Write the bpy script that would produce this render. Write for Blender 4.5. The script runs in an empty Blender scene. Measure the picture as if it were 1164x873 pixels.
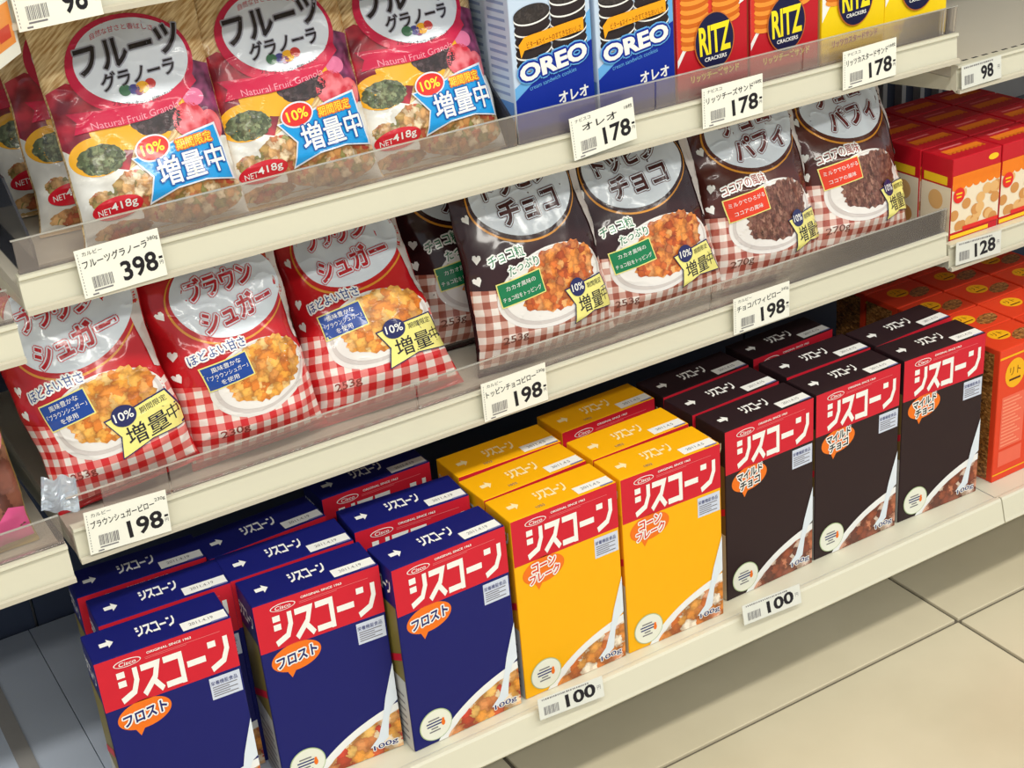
import bpy, bmesh, math, random
from mathutils import Vector, Matrix, Euler, noise
from mathutils.geometry import tessellate_polygon
random.seed(7)
R = math.radians
scene = bpy.context.scene
col = scene.collection

# ------------------------------------------------------------------ camera
FPX = 1688.8
CAM = Vector((0.0, -1.1347, 1.0065))
YAW, PIT, ROLL = 0.50463, 0.45761, -0.08898
fw = Vector((math.sin(YAW)*math.cos(PIT), math.cos(YAW)*math.cos(PIT), -math.sin(PIT)))
rt = fw.cross(Vector((0, 0, 1))).normalized()
up = rt.cross(fw)
rt2 = math.cos(ROLL)*rt + math.sin(ROLL)*up
up2 = -math.sin(ROLL)*rt + math.cos(ROLL)*up
cd = bpy.data.cameras.new('camera'); co = bpy.data.objects.new('camera', cd); col.objects.link(co)
m3 = Matrix((rt2, up2, -fw)).transposed()
co.matrix_world = Matrix.Translation(CAM) @ m3.to_4x4()
cd.sensor_fit = 'HORIZONTAL'; cd.sensor_width = 36.0; cd.lens = FPX/1164*36.0
cd.clip_start = 0.02
scene.camera = co

# ------------------------------------------------------------------ light
w = bpy.data.worlds.new('world'); scene.world = w; w.use_nodes = True
bgn = w.node_tree.nodes['Background']
bgn.inputs[0].default_value = (0.88, 0.94, 1.0, 1); bgn.inputs[1].default_value = 0.5
FLOOR = -0.145
def tube_light(x, y, power, z=2.5):
    l = bpy.data.lights.new('ceiling_tube', 'AREA'); l.shape = 'RECTANGLE'
    l.size = 2.4; l.size_y = 0.22; l.energy = power; l.color = (1.0, 0.965, 0.885)
    o = bpy.data.objects.new('ceiling_tube', l); o.location = (x, y, z); col.objects.link(o)
for lx, ly, lp in ((0.4, -1.25, 36), (3.0, -1.25, 24), (-2.2, -1.25, 24), (0.4, -2.7, 38), (3.0, -2.7, 26), (-2.2, -2.7, 26)):
    tube_light(lx, ly, lp)
vs = scene.view_settings
vs.view_transform = 'Standard'; vs.look = 'None'; vs.gamma = 1.0; vs.use_curve_mapping = False
vs.exposure = 0.1

# ------------------------------------------------------------------ materials
def lin(c):
    f = lambda v: v/12.92 if v <= 0.04045 else ((v+0.055)/1.055)**2.4
    return tuple(f(x/255.0) for x in c) + (1.0,)
MATS = {}
def new_mat(name):
    m = bpy.data.materials.new(name); m.use_nodes = True
    nt = m.node_tree; b = nt.nodes['Principled BSDF']
    return m, nt, b
def pm(name, c, rough=0.45, metal=0.0, coat=0.0, var=0.04, scale=60.0, bump=0.0, spec=0.5):
    """principled with a faint procedural tone variation"""
    if name in MATS: return MATS[name]
    m, nt, b = new_mat(name)
    N = nt.nodes; L = nt.links
    tc = N.new('ShaderNodeTexCoord'); nz = N.new('ShaderNodeTexNoise'); nz.inputs['Scale'].default_value = scale
    L.new(tc.outputs['Object'], nz.inputs['Vector'])
    mx = N.new('ShaderNodeMix'); mx.data_type = 'RGBA'
    l = lin(c)
    mx.inputs[6].default_value = tuple(x*(1-var) for x in l[:3])+(1,)
    mx.inputs[7].default_value = tuple(min(1, x*(1+var)) for x in l[:3])+(1,)
    L.new(nz.outputs['Fac'], mx.inputs[0]); L.new(mx.outputs[2], b.inputs['Base Color'])
    b.inputs['Roughness'].default_value = rough; b.inputs['Metallic'].default_value = metal
    b.inputs['Coat Weight'].default_value = coat; b.inputs['Coat Roughness'].default_value = 0.06; b.inputs['Specular IOR Level'].default_value = spec
    if bump:
        bp = N.new('ShaderNodeBump'); bp.inputs['Strength'].default_value = bump; bp.inputs['Distance'].default_value = 0.002
        L.new(nz.outputs['Fac'], bp.inputs['Height']); L.new(bp.outputs[0], b.inputs['Normal'])
    MATS[name] = m
    return m
def film(name, c): return pm('film_'+name, c, rough=0.26, coat=0.55, spec=0.3)
def ink(name, c): return pm('ink_'+name, c, rough=0.45, coat=0.0, spec=0.2)
def uv_sockets(nt):
    t = nt.nodes.new('ShaderNodeUVMap'); t.uv_map = 'UVMap'
    return t.outputs[0]
def food_mat(name, cols, scale=1.6, rough=0.4, stretch=(1, 1, 1), coat=0.3, edge=0.55):
    """printed picture of flakes / granola: voronoi cells, every cell its own tone, dark between"""
    if name in MATS: return MATS[name]
    m, nt, b = new_mat(name); N = nt.nodes; L = nt.links
    uv = uv_sockets(nt)
    mp = N.new('ShaderNodeMapping'); mp.inputs['Scale'].default_value = stretch; L.new(uv, mp.inputs[0])
    nz = N.new('ShaderNodeTexNoise'); nz.inputs['Scale'].default_value = 1.9; nz.inputs['Detail'].default_value = 3; L.new(mp.outputs[0], nz.inputs['Vector'])
    ad = N.new('ShaderNodeVectorMath'); ad.operation = 'MULTIPLY_ADD'
    ad.inputs[1].default_value = (1.3, 1.3, 0); L.new(nz.outputs['Color'], ad.inputs[0]); L.new(mp.outputs[0], ad.inputs[2])
    vo = N.new('ShaderNodeTexVoronoi'); vo.inputs['Scale'].default_value = scale; L.new(ad.outputs[0], vo.inputs['Vector'])
    sep = N.new('ShaderNodeSeparateColor'); L.new(vo.outputs['Color'], sep.inputs[0])
    rp = N.new('ShaderNodeValToRGB'); L.new(sep.outputs[0], rp.inputs[0])
    el = rp.color_ramp.elements
    while len(el) < len(cols): el.new(0.5)
    for i, cc in enumerate(cols):
        el[i].position = i/max(1, len(cols)-1)*0.9; el[i].color = lin(cc)
    r2 = N.new('ShaderNodeValToRGB'); L.new(vo.outputs['Distance'], r2.inputs[0])
    r2.color_ramp.elements[0].position = 0.25; r2.color_ramp.elements[0].color = (1, 1, 1, 1)
    r2.color_ramp.elements[1].position = 0.8; r2.color_ramp.elements[1].color = (1-edge, (1-edge)*0.85, (1-edge)*0.7, 1)
    mx = N.new('ShaderNodeMix'); mx.data_type = 'RGBA'; mx.blend_type = 'MULTIPLY'; mx.inputs[0].default_value = 1
    L.new(rp.outputs[0], mx.inputs[6]); L.new(r2.outputs[0], mx.inputs[7]); L.new(mx.outputs[2], b.inputs['Base Color'])
    b.inputs['Roughness'].default_value = rough; b.inputs['Coat Weight'].default_value = coat
    MATS[name] = m; return m
def gingham_mat(name, c_dark, c_light, cell=0.75):
    if name in MATS: return MATS[name]
    m, nt, b = new_mat(name); N = nt.nodes; L = nt.links
    uv = uv_sockets(nt)
    mp = N.new('ShaderNodeMapping'); mp.inputs['Rotation'].default_value = (0, 0, R(4)); L.new(uv, mp.inputs[0])
    sx = N.new('ShaderNodeSeparateXYZ'); L.new(mp.outputs[0], sx.inputs[0])
    def stripe(sock):
        a = N.new('ShaderNodeMath'); a.operation = 'DIVIDE'; a.inputs[1].default_value = 2*cell; L.new(sock, a.inputs[0])
        f = N.new('ShaderNodeMath'); f.operation = 'FRACT'; L.new(a.outputs[0], f.inputs[0])
        g = N.new('ShaderNodeMath'); g.operation = 'GREATER_THAN'; g.inputs[1].default_value = 0.5; L.new(f.outputs[0], g.inputs[0])
        return g.outputs[0]
    s = N.new('ShaderNodeMath'); s.operation = 'ADD'; L.new(stripe(sx.outputs[0]), s.inputs[0]); L.new(stripe(sx.outputs[1]), s.inputs[1])
    h = N.new('ShaderNodeMath'); h.operation = 'MULTIPLY'; h.inputs[1].default_value = 0.5; L.new(s.outputs[0], h.inputs[0])
    rp = N.new('ShaderNodeValToRGB'); L.new(h.outputs[0], rp.inputs[0]); rp.color_ramp.interpolation = 'CONSTANT'
    el = rp.color_ramp.elements
    el[0].position = 0; el[0].color = lin((238, 230, 222)); el[1].position = 0.3; el[1].color = lin(c_light)
    e = el.new(0.8); e.color = lin(c_dark)
    L.new(rp.outputs[0], b.inputs['Base Color']); b.inputs['Roughness'].default_value = 0.3; b.inputs['Coat Weight'].default_value = 0.35
    MATS[name] = m; return m
def streak_mat(name, c1, c2, ang=70, sc=(9, 0.9, 1)):
    if name in MATS: return MATS[name]
    m, nt, b = new_mat(name); N = nt.nodes; L = nt.links
    mp = N.new('ShaderNodeMapping'); mp.vector_type = 'TEXTURE'; mp.inputs['Rotation'].default_value = (0, 0, R(ang)); mp.inputs['Scale'].default_value = (1.6, 0.16, 1)
    L.new(uv_sockets(nt), mp.inputs[0])
    nz = N.new('ShaderNodeTexNoise'); nz.inputs['Scale'].default_value = 0.8; nz.inputs['Detail'].default_value = 4; L.new(mp.outputs[0], nz.inputs['Vector'])
    rp = N.new('ShaderNodeValToRGB'); L.new(nz.outputs['Fac'], rp.inputs[0])
    rp.color_ramp.elements[0].position = 0.36; rp.color_ramp.elements[0].color = lin(c1)
    rp.color_ramp.elements[1].position = 0.62; rp.color_ramp.elements[1].color = lin(c2)
    L.new(rp.outputs[0], b.inputs['Base Color']); b.inputs['Roughness'].default_value = 0.3; b.inputs['Coat Weight'].default_value = 0.35
    MATS[name] = m; return m
def blotch_mat(name, c1, c2, scale=0.6):
    if name in MATS: return MATS[name]
    m, nt, b = new_mat(name); N = nt.nodes; L = nt.links
    nz = N.new('ShaderNodeTexNoise'); nz.inputs['Scale'].default_value = scale; nz.inputs['Detail'].default_value = 1.5; L.new(uv_sockets(nt), nz.inputs['Vector'])
    rp = N.new('ShaderNodeValToRGB'); L.new(nz.outputs['Fac'], rp.inputs[0])
    rp.color_ramp.elements[0].position = 0.4; rp.color_ramp.elements[0].color = lin(c1)
    rp.color_ramp.elements[1].position = 0.62; rp.color_ramp.elements[1].color = lin(c2)
    L.new(rp.outputs[0], b.inputs['Base Color']); b.inputs['Roughness'].default_value = 0.28; b.inputs['Coat Weight'].default_value = 0.35
    MATS[name] = m; return m
def acrylic_mat(name, tint, haze, hazecol):
    if name in MATS: return MATS[name]
    m = bpy.data.materials.new(name); m.use_nodes = True; nt = m.node_tree; N = nt.nodes; L = nt.links
    N.remove(N['Principled BSDF']); out = N['Material Output']
    tr = N.new('ShaderNodeBsdfTransparent'); tr.inputs[0].default_value = lin(tint)
    df = N.new('ShaderNodeBsdfDiffuse'); df.inputs[0].default_value = lin(hazecol)
    gl = N.new('ShaderNodeBsdfGlossy'); gl.inputs['Roughness'].default_value = 0.08
    nz = N.new('ShaderNodeTexNoise'); nz.inputs['Scale'].default_value = 14
    tc = N.new('ShaderNodeTexCoord'); L.new(tc.outputs['Object'], nz.inputs['Vector'])
    mr = N.new('ShaderNodeMapRange'); mr.inputs[3].default_value = haze*0.75; mr.inputs[4].default_value = haze*1.25; L.new(nz.outputs['Fac'], mr.inputs[0])
    a = N.new('ShaderNodeMixShader'); L.new(mr.outputs[0], a.inputs[0]); L.new(tr.outputs[0], a.inputs[1]); L.new(df.outputs[0], a.inputs[2])
    fr = N.new('ShaderNodeFresnel'); fr.inputs[0].default_value = 1.35
    bb = N.new('ShaderNodeMixShader'); L.new(fr.outputs[0], bb.inputs[0]); L.new(a.outputs[0], bb.inputs[1]); L.new(gl.outputs[0], bb.inputs[2])
    L.new(bb.outputs[0], out.inputs[0])
    MATS[name] = m; return m

CREAM = pm('cream_enamel', (213, 210, 190), 0.38, coat=0.2, var=0.02, scale=9)
CREAM_DK = pm('cream_enamel_lip', (196, 190, 172), 0.45, var=0.02)
DECK = pm('grey_enamel_deck', (196, 190, 176), 0.42, var=0.03, scale=20)
DECK_BLUE = pm('blue_grey_enamel', (186, 196, 212), 0.5, var=0.04, scale=8)
SLOT_SHADE = pm('slot_shade_dark', (26, 26, 30), 0.8)
BACK = pm('slate_back_panel', (66, 76, 98), 0.6, var=0.08, scale=6)
POST = pm('pale_grey_post', (176, 178, 180), 0.5)
GUARD = acrylic_mat('clear_acrylic', (240, 238, 236), 0.12, (240, 226, 220))
GUARD_HIGHLIGHT = acrylic_mat('acrylic_edge_highlight', (236, 236, 232), 0.45, (226, 224, 216))
DIVIDER = acrylic_mat('smoky_acrylic', (150, 156, 172), 0.22, (120, 122, 132))
SLIP = pm('slip_paper', (216, 218, 210), 0.6, var=0.02)
PAPER = pm('label_paper', (240, 240, 228), 0.6, var=0.02)
BLACK = ink('black', (34, 32, 38)); WHITE = ink('white', (240, 240, 236)); GREYTXT = ink('grey', (120, 118, 122))

# ------------------------------------------------------------------ object helpers
def link(o, parent=None):
    col.objects.link(o)
    if parent is not None: o.parent = parent
    return o
def mesh_obj(name, me, parent=None): return link(bpy.data.objects.new(name, me), parent)
def thing(name, label, cat, loc=(0, 0, 0), rot=None, group=None):
    o = bpy.data.objects.new(name, None); o.empty_display_size = 0.02; col.objects.link(o)
    o.location = loc
    if rot is not None: o.rotation_euler = rot
    o['label'] = label; o['category'] = cat
    if group: o['group'] = group
    return o
def box_bm(bm, x0, x1, y0, y1, z0, z1):
    vs_ = [bm.verts.new(p) for p in ((x0,y0,z0),(x1,y0,z0),(x1,y1,z0),(x0,y1,z0),(x0,y0,z1),(x1,y0,z1),(x1,y1,z1),(x0,y1,z1))]
    for f in ((3,2,1,0),(4,5,6,7),(0,1,5,4),(1,2,6,5),(2,3,7,6),(3,0,4,7)): bm.faces.new([vs_[i] for i in f])
def bm_mesh(name, bm, mat, bevel=0.0, seg=2, smooth=False):
    if bevel:
        bmesh.ops.bevel(bm, geom=list(bm.edges), offset=bevel, segments=seg, affect='EDGES', profile=0.5)
    me = bpy.data.meshes.new(name); bm.to_mesh(me); bm.free()
    for m in (mat if isinstance(mat, list) else [mat]): me.materials.append(m)
    if smooth:
        for p in me.polygons: p.use_smooth = True
    return me
def box_mesh(name, x0, x1, y0, y1, z0, z1, mat, bevel=0.0):
    bm = bmesh.new(); box_bm(bm, x0, x1, y0, y1, z0, z1); return bm_mesh(name, bm, mat, bevel)
def prism_mesh(name, prof, x0, x1, mat):
    """profile in (y,z) extruded along x"""
    bm = bmesh.new()
    a = [bm.verts.new((x0, y, z)) for y, z in prof]; b = [bm.verts.new((x1, y, z)) for y, z in prof]
    n = len(prof)
    for i in range(n): bm.faces.new((a[i], a[(i+1) % n], b[(i+1) % n], b[i]))
    bm.faces.new(list(reversed(a))); bm.faces.new(b)
    bmesh.ops.recalc_face_normals(bm, faces=bm.faces)
    return bm_mesh(name, bm, mat)

# pixel of the photograph -> point on a plane
def ray(px, py): return fw + rt2*((px-582)/FPX) - up2*((py-436.5)/FPX)
def on_z(px, py, z):
    d = ray(px, py); return CAM + d*((z-CAM.z)/d.z)
def on_y(px, py, y):
    d = ray(px, py); return CAM + d*((y-CAM.y)/d.y)

# ------------------------------------------------------------------ flat print ("art") in cm, mapped on a surface
TEXT_CACHE = {}
def text_mesh(s, bold):
    k = (s, bold)
    if k in TEXT_CACHE: return TEXT_CACHE[k]
    c = bpy.data.curves.new('lettering', 'FONT'); c.body = s; c.offset = bold; c.resolution_u = 3; c.size = 1.0
    o = bpy.data.objects.new('lettering', c); col.objects.link(o)
    dg = bpy.context.evaluated_depsgraph_get(); dg.update()
    e = o.evaluated_get(dg); me = e.to_mesh()
    me.calc_loop_triangles()
    V = [(v.co.x, v.co.y) for v in me.vertices]; T = [tuple(t.vertices) for t in me.loop_triangles]
    e.to_mesh_clear(); bpy.data.objects.remove(o); bpy.data.curves.remove(c)
    TEXT_CACHE[k] = (V, T)
    return V, T
def rotp(p, c, a):
    ca, sa = math.cos(a), math.sin(a); x, y = p[0]-c[0], p[1]-c[1]
    return (c[0]+ca*x-sa*y, c[1]+sa*x+ca*y)
def clip_rect(poly, x0, y0, x1, y1):
    def cl(P, ins, inter):
        out = []
        for i in range(len(P)):
            a, b = P[i-1], P[i]
            if ins(b):
                if not ins(a): out.append(inter(a, b))
                out.append(b)
            elif ins(a): out.append(inter(a, b))
        return out
    def lx(v): return lambda a, b: (v, a[1]+(b[1]-a[1])*(v-a[0])/(b[0]-a[0]))
    def ly(v): return lambda a, b: (a[0]+(b[0]-a[0])*(v-a[1])/(b[1]-a[1]), v)
    for ins, it in ((lambda p: p[0] >= x0-1e-9, lx(x0)), (lambda p: p[0] <= x1+1e-9, lx(x1)), (lambda p: p[1] >= y0-1e-9, ly(y0)), (lambda p: p[1] <= y1+1e-9, ly(y1))):
        if poly: poly = cl(poly, ins, it)
    return poly
def ellipse_pts(cx, cy, rx, ry, rot=0, n=44, wob=0, seed=0):
    rr = random.Random(seed); out = []
    for i in range(n):
        t = 2*math.pi*i/n; k = 1+wob*rr.uniform(-1, 1)
        out.append(rotp((cx+rx*k*math.cos(t), cy+ry*k*math.sin(t)), (cx, cy), R(rot)))
    return out
def stroke_pts(line, w):
    """thick polyline with mitred corners"""
    n = len(line); Lf, Rt = [], []
    for i, p in enumerate(line):
        d1 = Vector(line[i])-Vector(line[i-1]) if i > 0 else None
        d2 = Vector(line[i+1])-Vector(line[i]) if i < n-1 else None
        if d1: d1.normalize()
        if d2: d2.normalize()
        d = (d1+d2).normalized() if d1 and d2 else (d1 or d2)
        nn = Vector((-d.y, d.x)); k = w/2
        if d1 and d2: k = w/2/max(0.5, nn.dot(Vector((-d1.y, d1.x))))
        Lf.append((p[0]+nn.x*k, p[1]+nn.y*k)); Rt.append((p[0]-nn.x*k, p[1]-nn.y*k))
    return Lf+Rt[::-1]
def subdivide(V, T, ml):
    V = list(V); ml2 = ml*ml
    for _ in range(7):
        mid = {}
        def m(a, b):
            k = (a, b) if a < b else (b, a)
            if k in mid: return mid[k]
            dx, dy = V[a][0]-V[b][0], V[a][1]-V[b][1]
            if dx*dx+dy*dy <= ml2: mid[k] = None
            else: V.append(((V[a][0]+V[b][0])/2, (V[a][1]+V[b][1])/2)); mid[k] = len(V)-1
            return mid[k]
        NT = []; ch = False
        for a, b, c in T:
            x, y, z = m(a, b), m(b, c), m(c, a); s = [x is not None, y is not None, z is not None]; n = sum(s)
            if n == 0: NT.append((a, b, c)); continue
            ch = True
            if n == 3: NT += [(a, x, z), (x, b, y), (z, y, c), (x, y, z)]
            elif n == 1:
                if s[0]: NT += [(a, x, c), (x, b, c)]
                elif s[1]: NT += [(a, b, y), (a, y, c)]
                else: NT += [(a, b, z), (z, b, c)]
            else:
                if not s[0]: NT += [(a, b, y), (a, y, z), (z, y, c)]
                elif not s[1]: NT += [(b, c, z), (b, z, x), (x, z, a)]
                else: NT += [(c, a, x), (c, x, y), (y, x, b)]
        T = NT
        if not ch: break
    return V, T
class Art:
    def __init__(s, maxlen=None, clip=None): s.items = []; s.maxlen = maxlen; s.clip = clip
    def poly(s, pts, mat, layer=1):
        if s.clip: pts = clip_rect(list(pts), *s.clip)
        if len(pts) < 3: return
        T = [tuple(t) for t in tessellate_polygon([[Vector((p[0], p[1], 0)) for p in pts]])]
        s.raw(pts, T, mat, layer)
    def raw(s, V, T, mat, layer):
        if s.maxlen: V, T = subdivide(V, T, s.maxlen)
        # every triangle to look outward (+)
        TT = []
        for a, b, c in T:
            ar = (V[b][0]-V[a][0])*(V[c][1]-V[a][1])-(V[c][0]-V[a][0])*(V[b][1]-V[a][1])
            TT.append((a, b, c) if ar >= 0 else (a, c, b))
        s.items.append((V, TT, mat, layer))
    def ellipse(s, cx, cy, rx, ry, mat, layer=1, rot=0, n=44, wob=0, seed=0): s.poly(ellipse_pts(cx, cy, rx, ry, rot, n, wob, seed), mat, layer)
    def rect(s, x0, y0, x1, y1, mat, layer=1, rot=0):
        c = ((x0+x1)/2, (y0+y1)/2)
        s.poly([rotp(p, c, R(rot)) for p in ((x0, y0), (x1, y0), (x1, y1), (x0, y1))], mat, layer)
    def stroke(s, line, w, mat, layer=1): s.poly(stroke_pts(line, w), mat, layer)
    def text(s, t, cx, cy, w, h, mat, layer=2, rot=0, bold=0.0, shear=0.0, outline=None, ow=0.1, arc=0.0):
        V, T = text_mesh(t, bold)
        if not V: return
        xs = [v[0] for v in V]; ys = [v[1] for v in V]
        x0, x1, y0, y1 = min(xs), max(xs), min(ys), max(ys)
        def tf(v, dx=0, dy=0):
            x = ((v[0]-x0)/(x1-x0)-0.5)*w; y = ((v[1]-y0)/(y1-y0)-0.5)*h
            yy = y + arc*(1-(2*x/w)**2)
            return rotp((cx+x+shear*y+dx, cy+yy+dy), (cx, cy), R(rot))
        if outline:
            for om, oo in reversed(list(zip(outline, ow if isinstance(ow, (list, tuple)) else [ow]))):
                for k in range(8):
                    a = k*math.pi/4
                    s.raw([tf(v, oo*math.cos(a), oo*math.sin(a)) for v in V], T, om, layer+0.1*k)
                layer += 1
        s.raw([tf(v) for v in V], T, mat, layer)
    def build(s, name, mapf, parent=None, step=0.00022):
        verts, faces, uvs, mi, mats = [], [], [], [], []
        for V, T, mat, layer in s.items:
            b = len(verts)
            if mat not in mats: mats.append(mat)
            k = mats.index(mat)
            verts += [mapf(v[0], v[1], layer*step) for v in V]; uvs += V
            faces += [(a+b, c+b, d+b) for a, c, d in T]; mi += [k]*len(T)
        me = bpy.data.meshes.new(name); me.from_pydata(verts, [], faces)
        for m in mats: me.materials.append(m)
        me.polygons.foreach_set('material_index', mi)
        ul = me.uv_layers.new(name='UVMap')
        li = [0]*len(me.loops); me.loops.foreach_get('vertex_index', li)
        flat = []
        for i in li: flat += [uvs[i][0], uvs[i][1]]
        ul.data.foreach_set('uv', flat)
        if s.maxlen: me.polygons.foreach_set('use_smooth', [True]*len(faces))
        me.update()
        if parent is False: return me
        return mesh_obj(name, me, parent)
# faces of a carton of size (W,H,D) in m, origin bottom front centre; art in cm
def front_map(): return lambda x, y, o: (x/100, -o, y/100)
def top_map(H): return lambda x, y, o: (x/100, y/100, H+o)
def left_map(Wd): return lambda x, y, o: (-Wd/2-o, (0 - x)/100, y/100)     # x from -D..0 (cm), reads left to right
# ================================================================== SETTING
ceil = None
def structure(o): o['kind'] = 'structure'; return o
# floor of big beige tiles with dark joints
floor = structure(mesh_obj('floor', box_mesh('floor', -2.4, 4.2, -3.0, 1.2, FLOOR-0.06, FLOOR-0.004, pm('tile_joint', (100, 93, 80), 0.8), 0)))
def tile_mat():
    m, nt, b = new_mat('beige_floor_tile'); N = nt.nodes; L = nt.links
    tc = N.new('ShaderNodeTexCoord'); g = N.new('ShaderNodeNewGeometry')
    n1 = N.new('ShaderNodeTexNoise'); n1.inputs['Scale'].default_value = 5; n1.inputs['Detail'].default_value = 6; L.new(g.outputs['Position'], n1.inputs['Vector'])
    rp = N.new('ShaderNodeValToRGB'); L.new(n1.outputs['Fac'], rp.inputs[0])
    rp.color_ramp.elements[0].position = 0.3; rp.color_ramp.elements[0].color = lin((198, 188, 160))
    rp.color_ramp.elements[1].position = 0.7; rp.color_ramp.elements[1].color = lin((213, 203, 176))
    vo = N.new('ShaderNodeTexVoronoi'); vo.inputs['Scale'].default_value = 7; L.new(g.outputs['Position'], vo.inputs['Vector'])
    sp = N.new('ShaderNodeMath'); sp.operation = 'LESS_THAN'; sp.inputs[1].default_value = 0.05; L.new(vo.outputs['Distance'], sp.inputs[0])
    mx = N.new('ShaderNodeMix'); mx.data_type = 'RGBA'; L.new(sp.outputs[0], mx.inputs[0]); L.new(rp.outputs[0], mx.inputs[6]); mx.inputs[7].default_value = lin((190, 178, 148))
    L.new(mx.outputs[2], b.inputs['Base Color']); b.inputs['Roughness'].default_value = 0.3
    return m
structure(mesh_obj('ceiling', box_mesh('ceiling', -2.4, 4.2, -3.0, 1.2, 2.56, 2.6, pm('ceiling_white', (226, 226, 220), 0.8))))
TM = tile_mat()
tile_me = box_mesh('tile', -0.2988, 0.2988, -0.2988, 0.2988, -0.008, 0, TM, 0.0012)
for i in range(-5, 5):
    for j in range(-5, 2):
        t = mesh_obj('tile', tile_me, floor); t.location = (1.218-0.3+0.603*i, -0.045-0.3+0.603*(j+1), FLOOR)

BX = [-0.885, 0.2045, 1.292, 2.38]          # bay joints along X
RAILY = 0.072
# back panels and uprights
for i in range(3):
    g = thing('gondola_back_panel', ['slate back panel behind the left neighbouring bay', 'slate back panel behind the cereal bay', 'slate back panel behind the right neighbouring bay'][i], 'back panel', (0, 0, 0))
    mesh_obj('panel', box_mesh('panel', BX[i]+0.002, BX[i+1]-0.002, 0.47, 0.482, FLOOR, 1.45, BACK), g)
    n = 28
    for k in range(n):
        x = BX[i]+0.03+(BX[i+1]-BX[i]-0.06)*k/(n-1)
        if i == 2 and k < 14:
            mesh_obj('panel_bar', box_mesh('panel_bar', x-0.004, x+0.004, 0.455, 0.4699, 0.345, 0.47, POST), g)
    if i == 2:
        mesh_obj('panel_rail', box_mesh('panel_rail', BX[i]+0.01, BX[i+1]-0.01, 0.452, 0.4699, 0.312, 0.345, POST), g)
for i, x in enumerate(BX):
    o = mesh_obj('gondola_upright', box_mesh('gondola_upright', x-0.02, x+0.02, 0.484, 0.53, FLOOR, 1.46, POST, 0.002))
    o['label'] = ['pale steel upright at the far end of the left bay', 'pale steel upright between the left bay and the cereal bay', 'pale steel upright between the cereal bay and the right bay', 'pale steel upright at the far end of the right bay'][i]; o['category'] = 'upright'

def shelf(label, x0, x1, zb, zt, guard=True, slots=True, gsegs=None, deck_mat=DECK, yfront=RAILY, guard_h=0.030, drop=0.014):
    """zb..zt = price rail; deck just below the rail's top"""
    zd = zt-drop
    t = thing('gondola_shelf', label, 'shelf', ((x0+x1)/2, yfront, zb)); ox = (x0+x1)/2
    def P(name, me, parent=t):
        for v in me.vertices: v.co.x -= ox; v.co.y -= yfront; v.co.z -= zb
        return mesh_obj(name, me, parent)
    dk = P('deck', prism_mesh('deck', [(yfront+0.012, zd-0.012), (yfront+0.012, zd), (0.446, zd), (0.446, zd-0.012)], x0+0.001, x1-0.001, deck_mat))
    P('price_rail', prism_mesh('price_rail', [(yfront-0.001, zb), (yfront+0.0015, zb+0.002), (yfront+0.0035, zt-0.005), (yfront+0.0005, zt-0.003), (yfront+0.001, zt), (yfront+0.0118, zt), (yfront+0.0118, zb+0.003), (yfront+0.004, zb)], x0, x1, CREAM))
    P('rail_lip', prism_mesh('rail_lip', [(yfront-0.0035, zb-0.001), (yfront-0.0035, zb+0.0035), (yfront-0.0005, zb+0.0045), (yfront+0.004, zb-0.001)], x0, x1, CREAM_DK))
    for xa in (x0+0.001, x1-0.004):
        P('end_bracket', prism_mesh('end_bracket', [(yfront+0.0125, zb), (yfront+0.0125, zd-0.0125), (0.445, zd-0.0125), (0.445, zb-0.035), (0.38, zb-0.03)], xa, xa+0.003, CREAM))
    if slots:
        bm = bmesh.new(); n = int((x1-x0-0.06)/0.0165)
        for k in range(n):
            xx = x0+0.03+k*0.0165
            box_bm(bm, xx, xx+0.0085, yfront+0.0215, yfront+0.025, zd-0.004, zd+0.0003)  # no holes cut: dark solids paint the shade inside the slots
        s = P('slot_row', bm_mesh('slot_row', bm, SLOT_SHADE), dk if False else t); s['kind'] = 'stuff'
    if guard:
        P('guard_edge_highlight', prism_mesh('guard_edge_highlight', [(yfront+0.0034, zt+guard_h+0.0002), (yfront+0.0034, zt+guard_h+0.0012), (yfront+0.0056, zt+guard_h+0.0012), (yfront+0.0056, zt+guard_h+0.0002)], x0+0.001, x1-0.001, GUARD_HIGHLIGHT))  # whitish strip painting in the highlight along the guard's top edge
        xs = gsegs or [x0, (x0+x1)/2, x1]
        for a, b in zip(xs[:-1], xs[1:]):
            g = P('front_guard', prism_mesh('front_guard', [(yfront+0.0055, zt+0.0004), (yfront+0.0035, zt+guard_h), (yfront+0.0055, zt+guard_h), (yfront+0.0075, zt+0.0004)], a+0.001, b-0.001, GUARD))
            P('guard_foot', prism_mesh('guard_foot', [(yfront+0.0076, zt+0.0004), (yfront+0.0076, zt+0.0022), (yfront+0.0115, zt+0.0022), (yfront+0.0115, zt+0.0004)], a+0.001, b-0.001, GUARD))
    return t
UZ, MZ = (0.541, 0.574), (0.2965, 0.3305)
shelf('empty upper shelf edge above the granola bags', BX[1], BX[2], 0.773, 0.806, guard=False)
shelf('cream shelf carrying granola bags and biscuit boxes', BX[1]+0.006, BX[2]-0.003, *UZ, gsegs=[0.212, 0.272, 0.70, 0.865, 1.06, 1.272, 1.289])
shelf('cream shelf carrying the pillow bags of cereal', BX[1], BX[2]-0.003, *MZ, gsegs=[0.236, 0.30, 0.56, 0.93, 1.29])
shelf('cream shelf end of the left bay beside the granola shelf', BX[0], BX[1]-0.004, 0.501, 0.5345)
shelf('cream shelf of the left bay with a chocolate snack bag', BX[0], BX[1]-0.008, 0.281, 0.317)
shelf('cream shelf edge at the top of the left bay', BX[0], BX[1]-0.004, 0.773, 0.806, guard=False)
shelf('bare slotted cream shelf of the right bay', BX[2]-0.001, BX[3], 0.504, 0.5355, guard=False, drop=0.004)
shelf('cream shelf of the right bay with red biscuit boxes', BX[2]+0.002, BX[3], 0.28, 0.3125, guard=False, drop=0.004)
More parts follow.
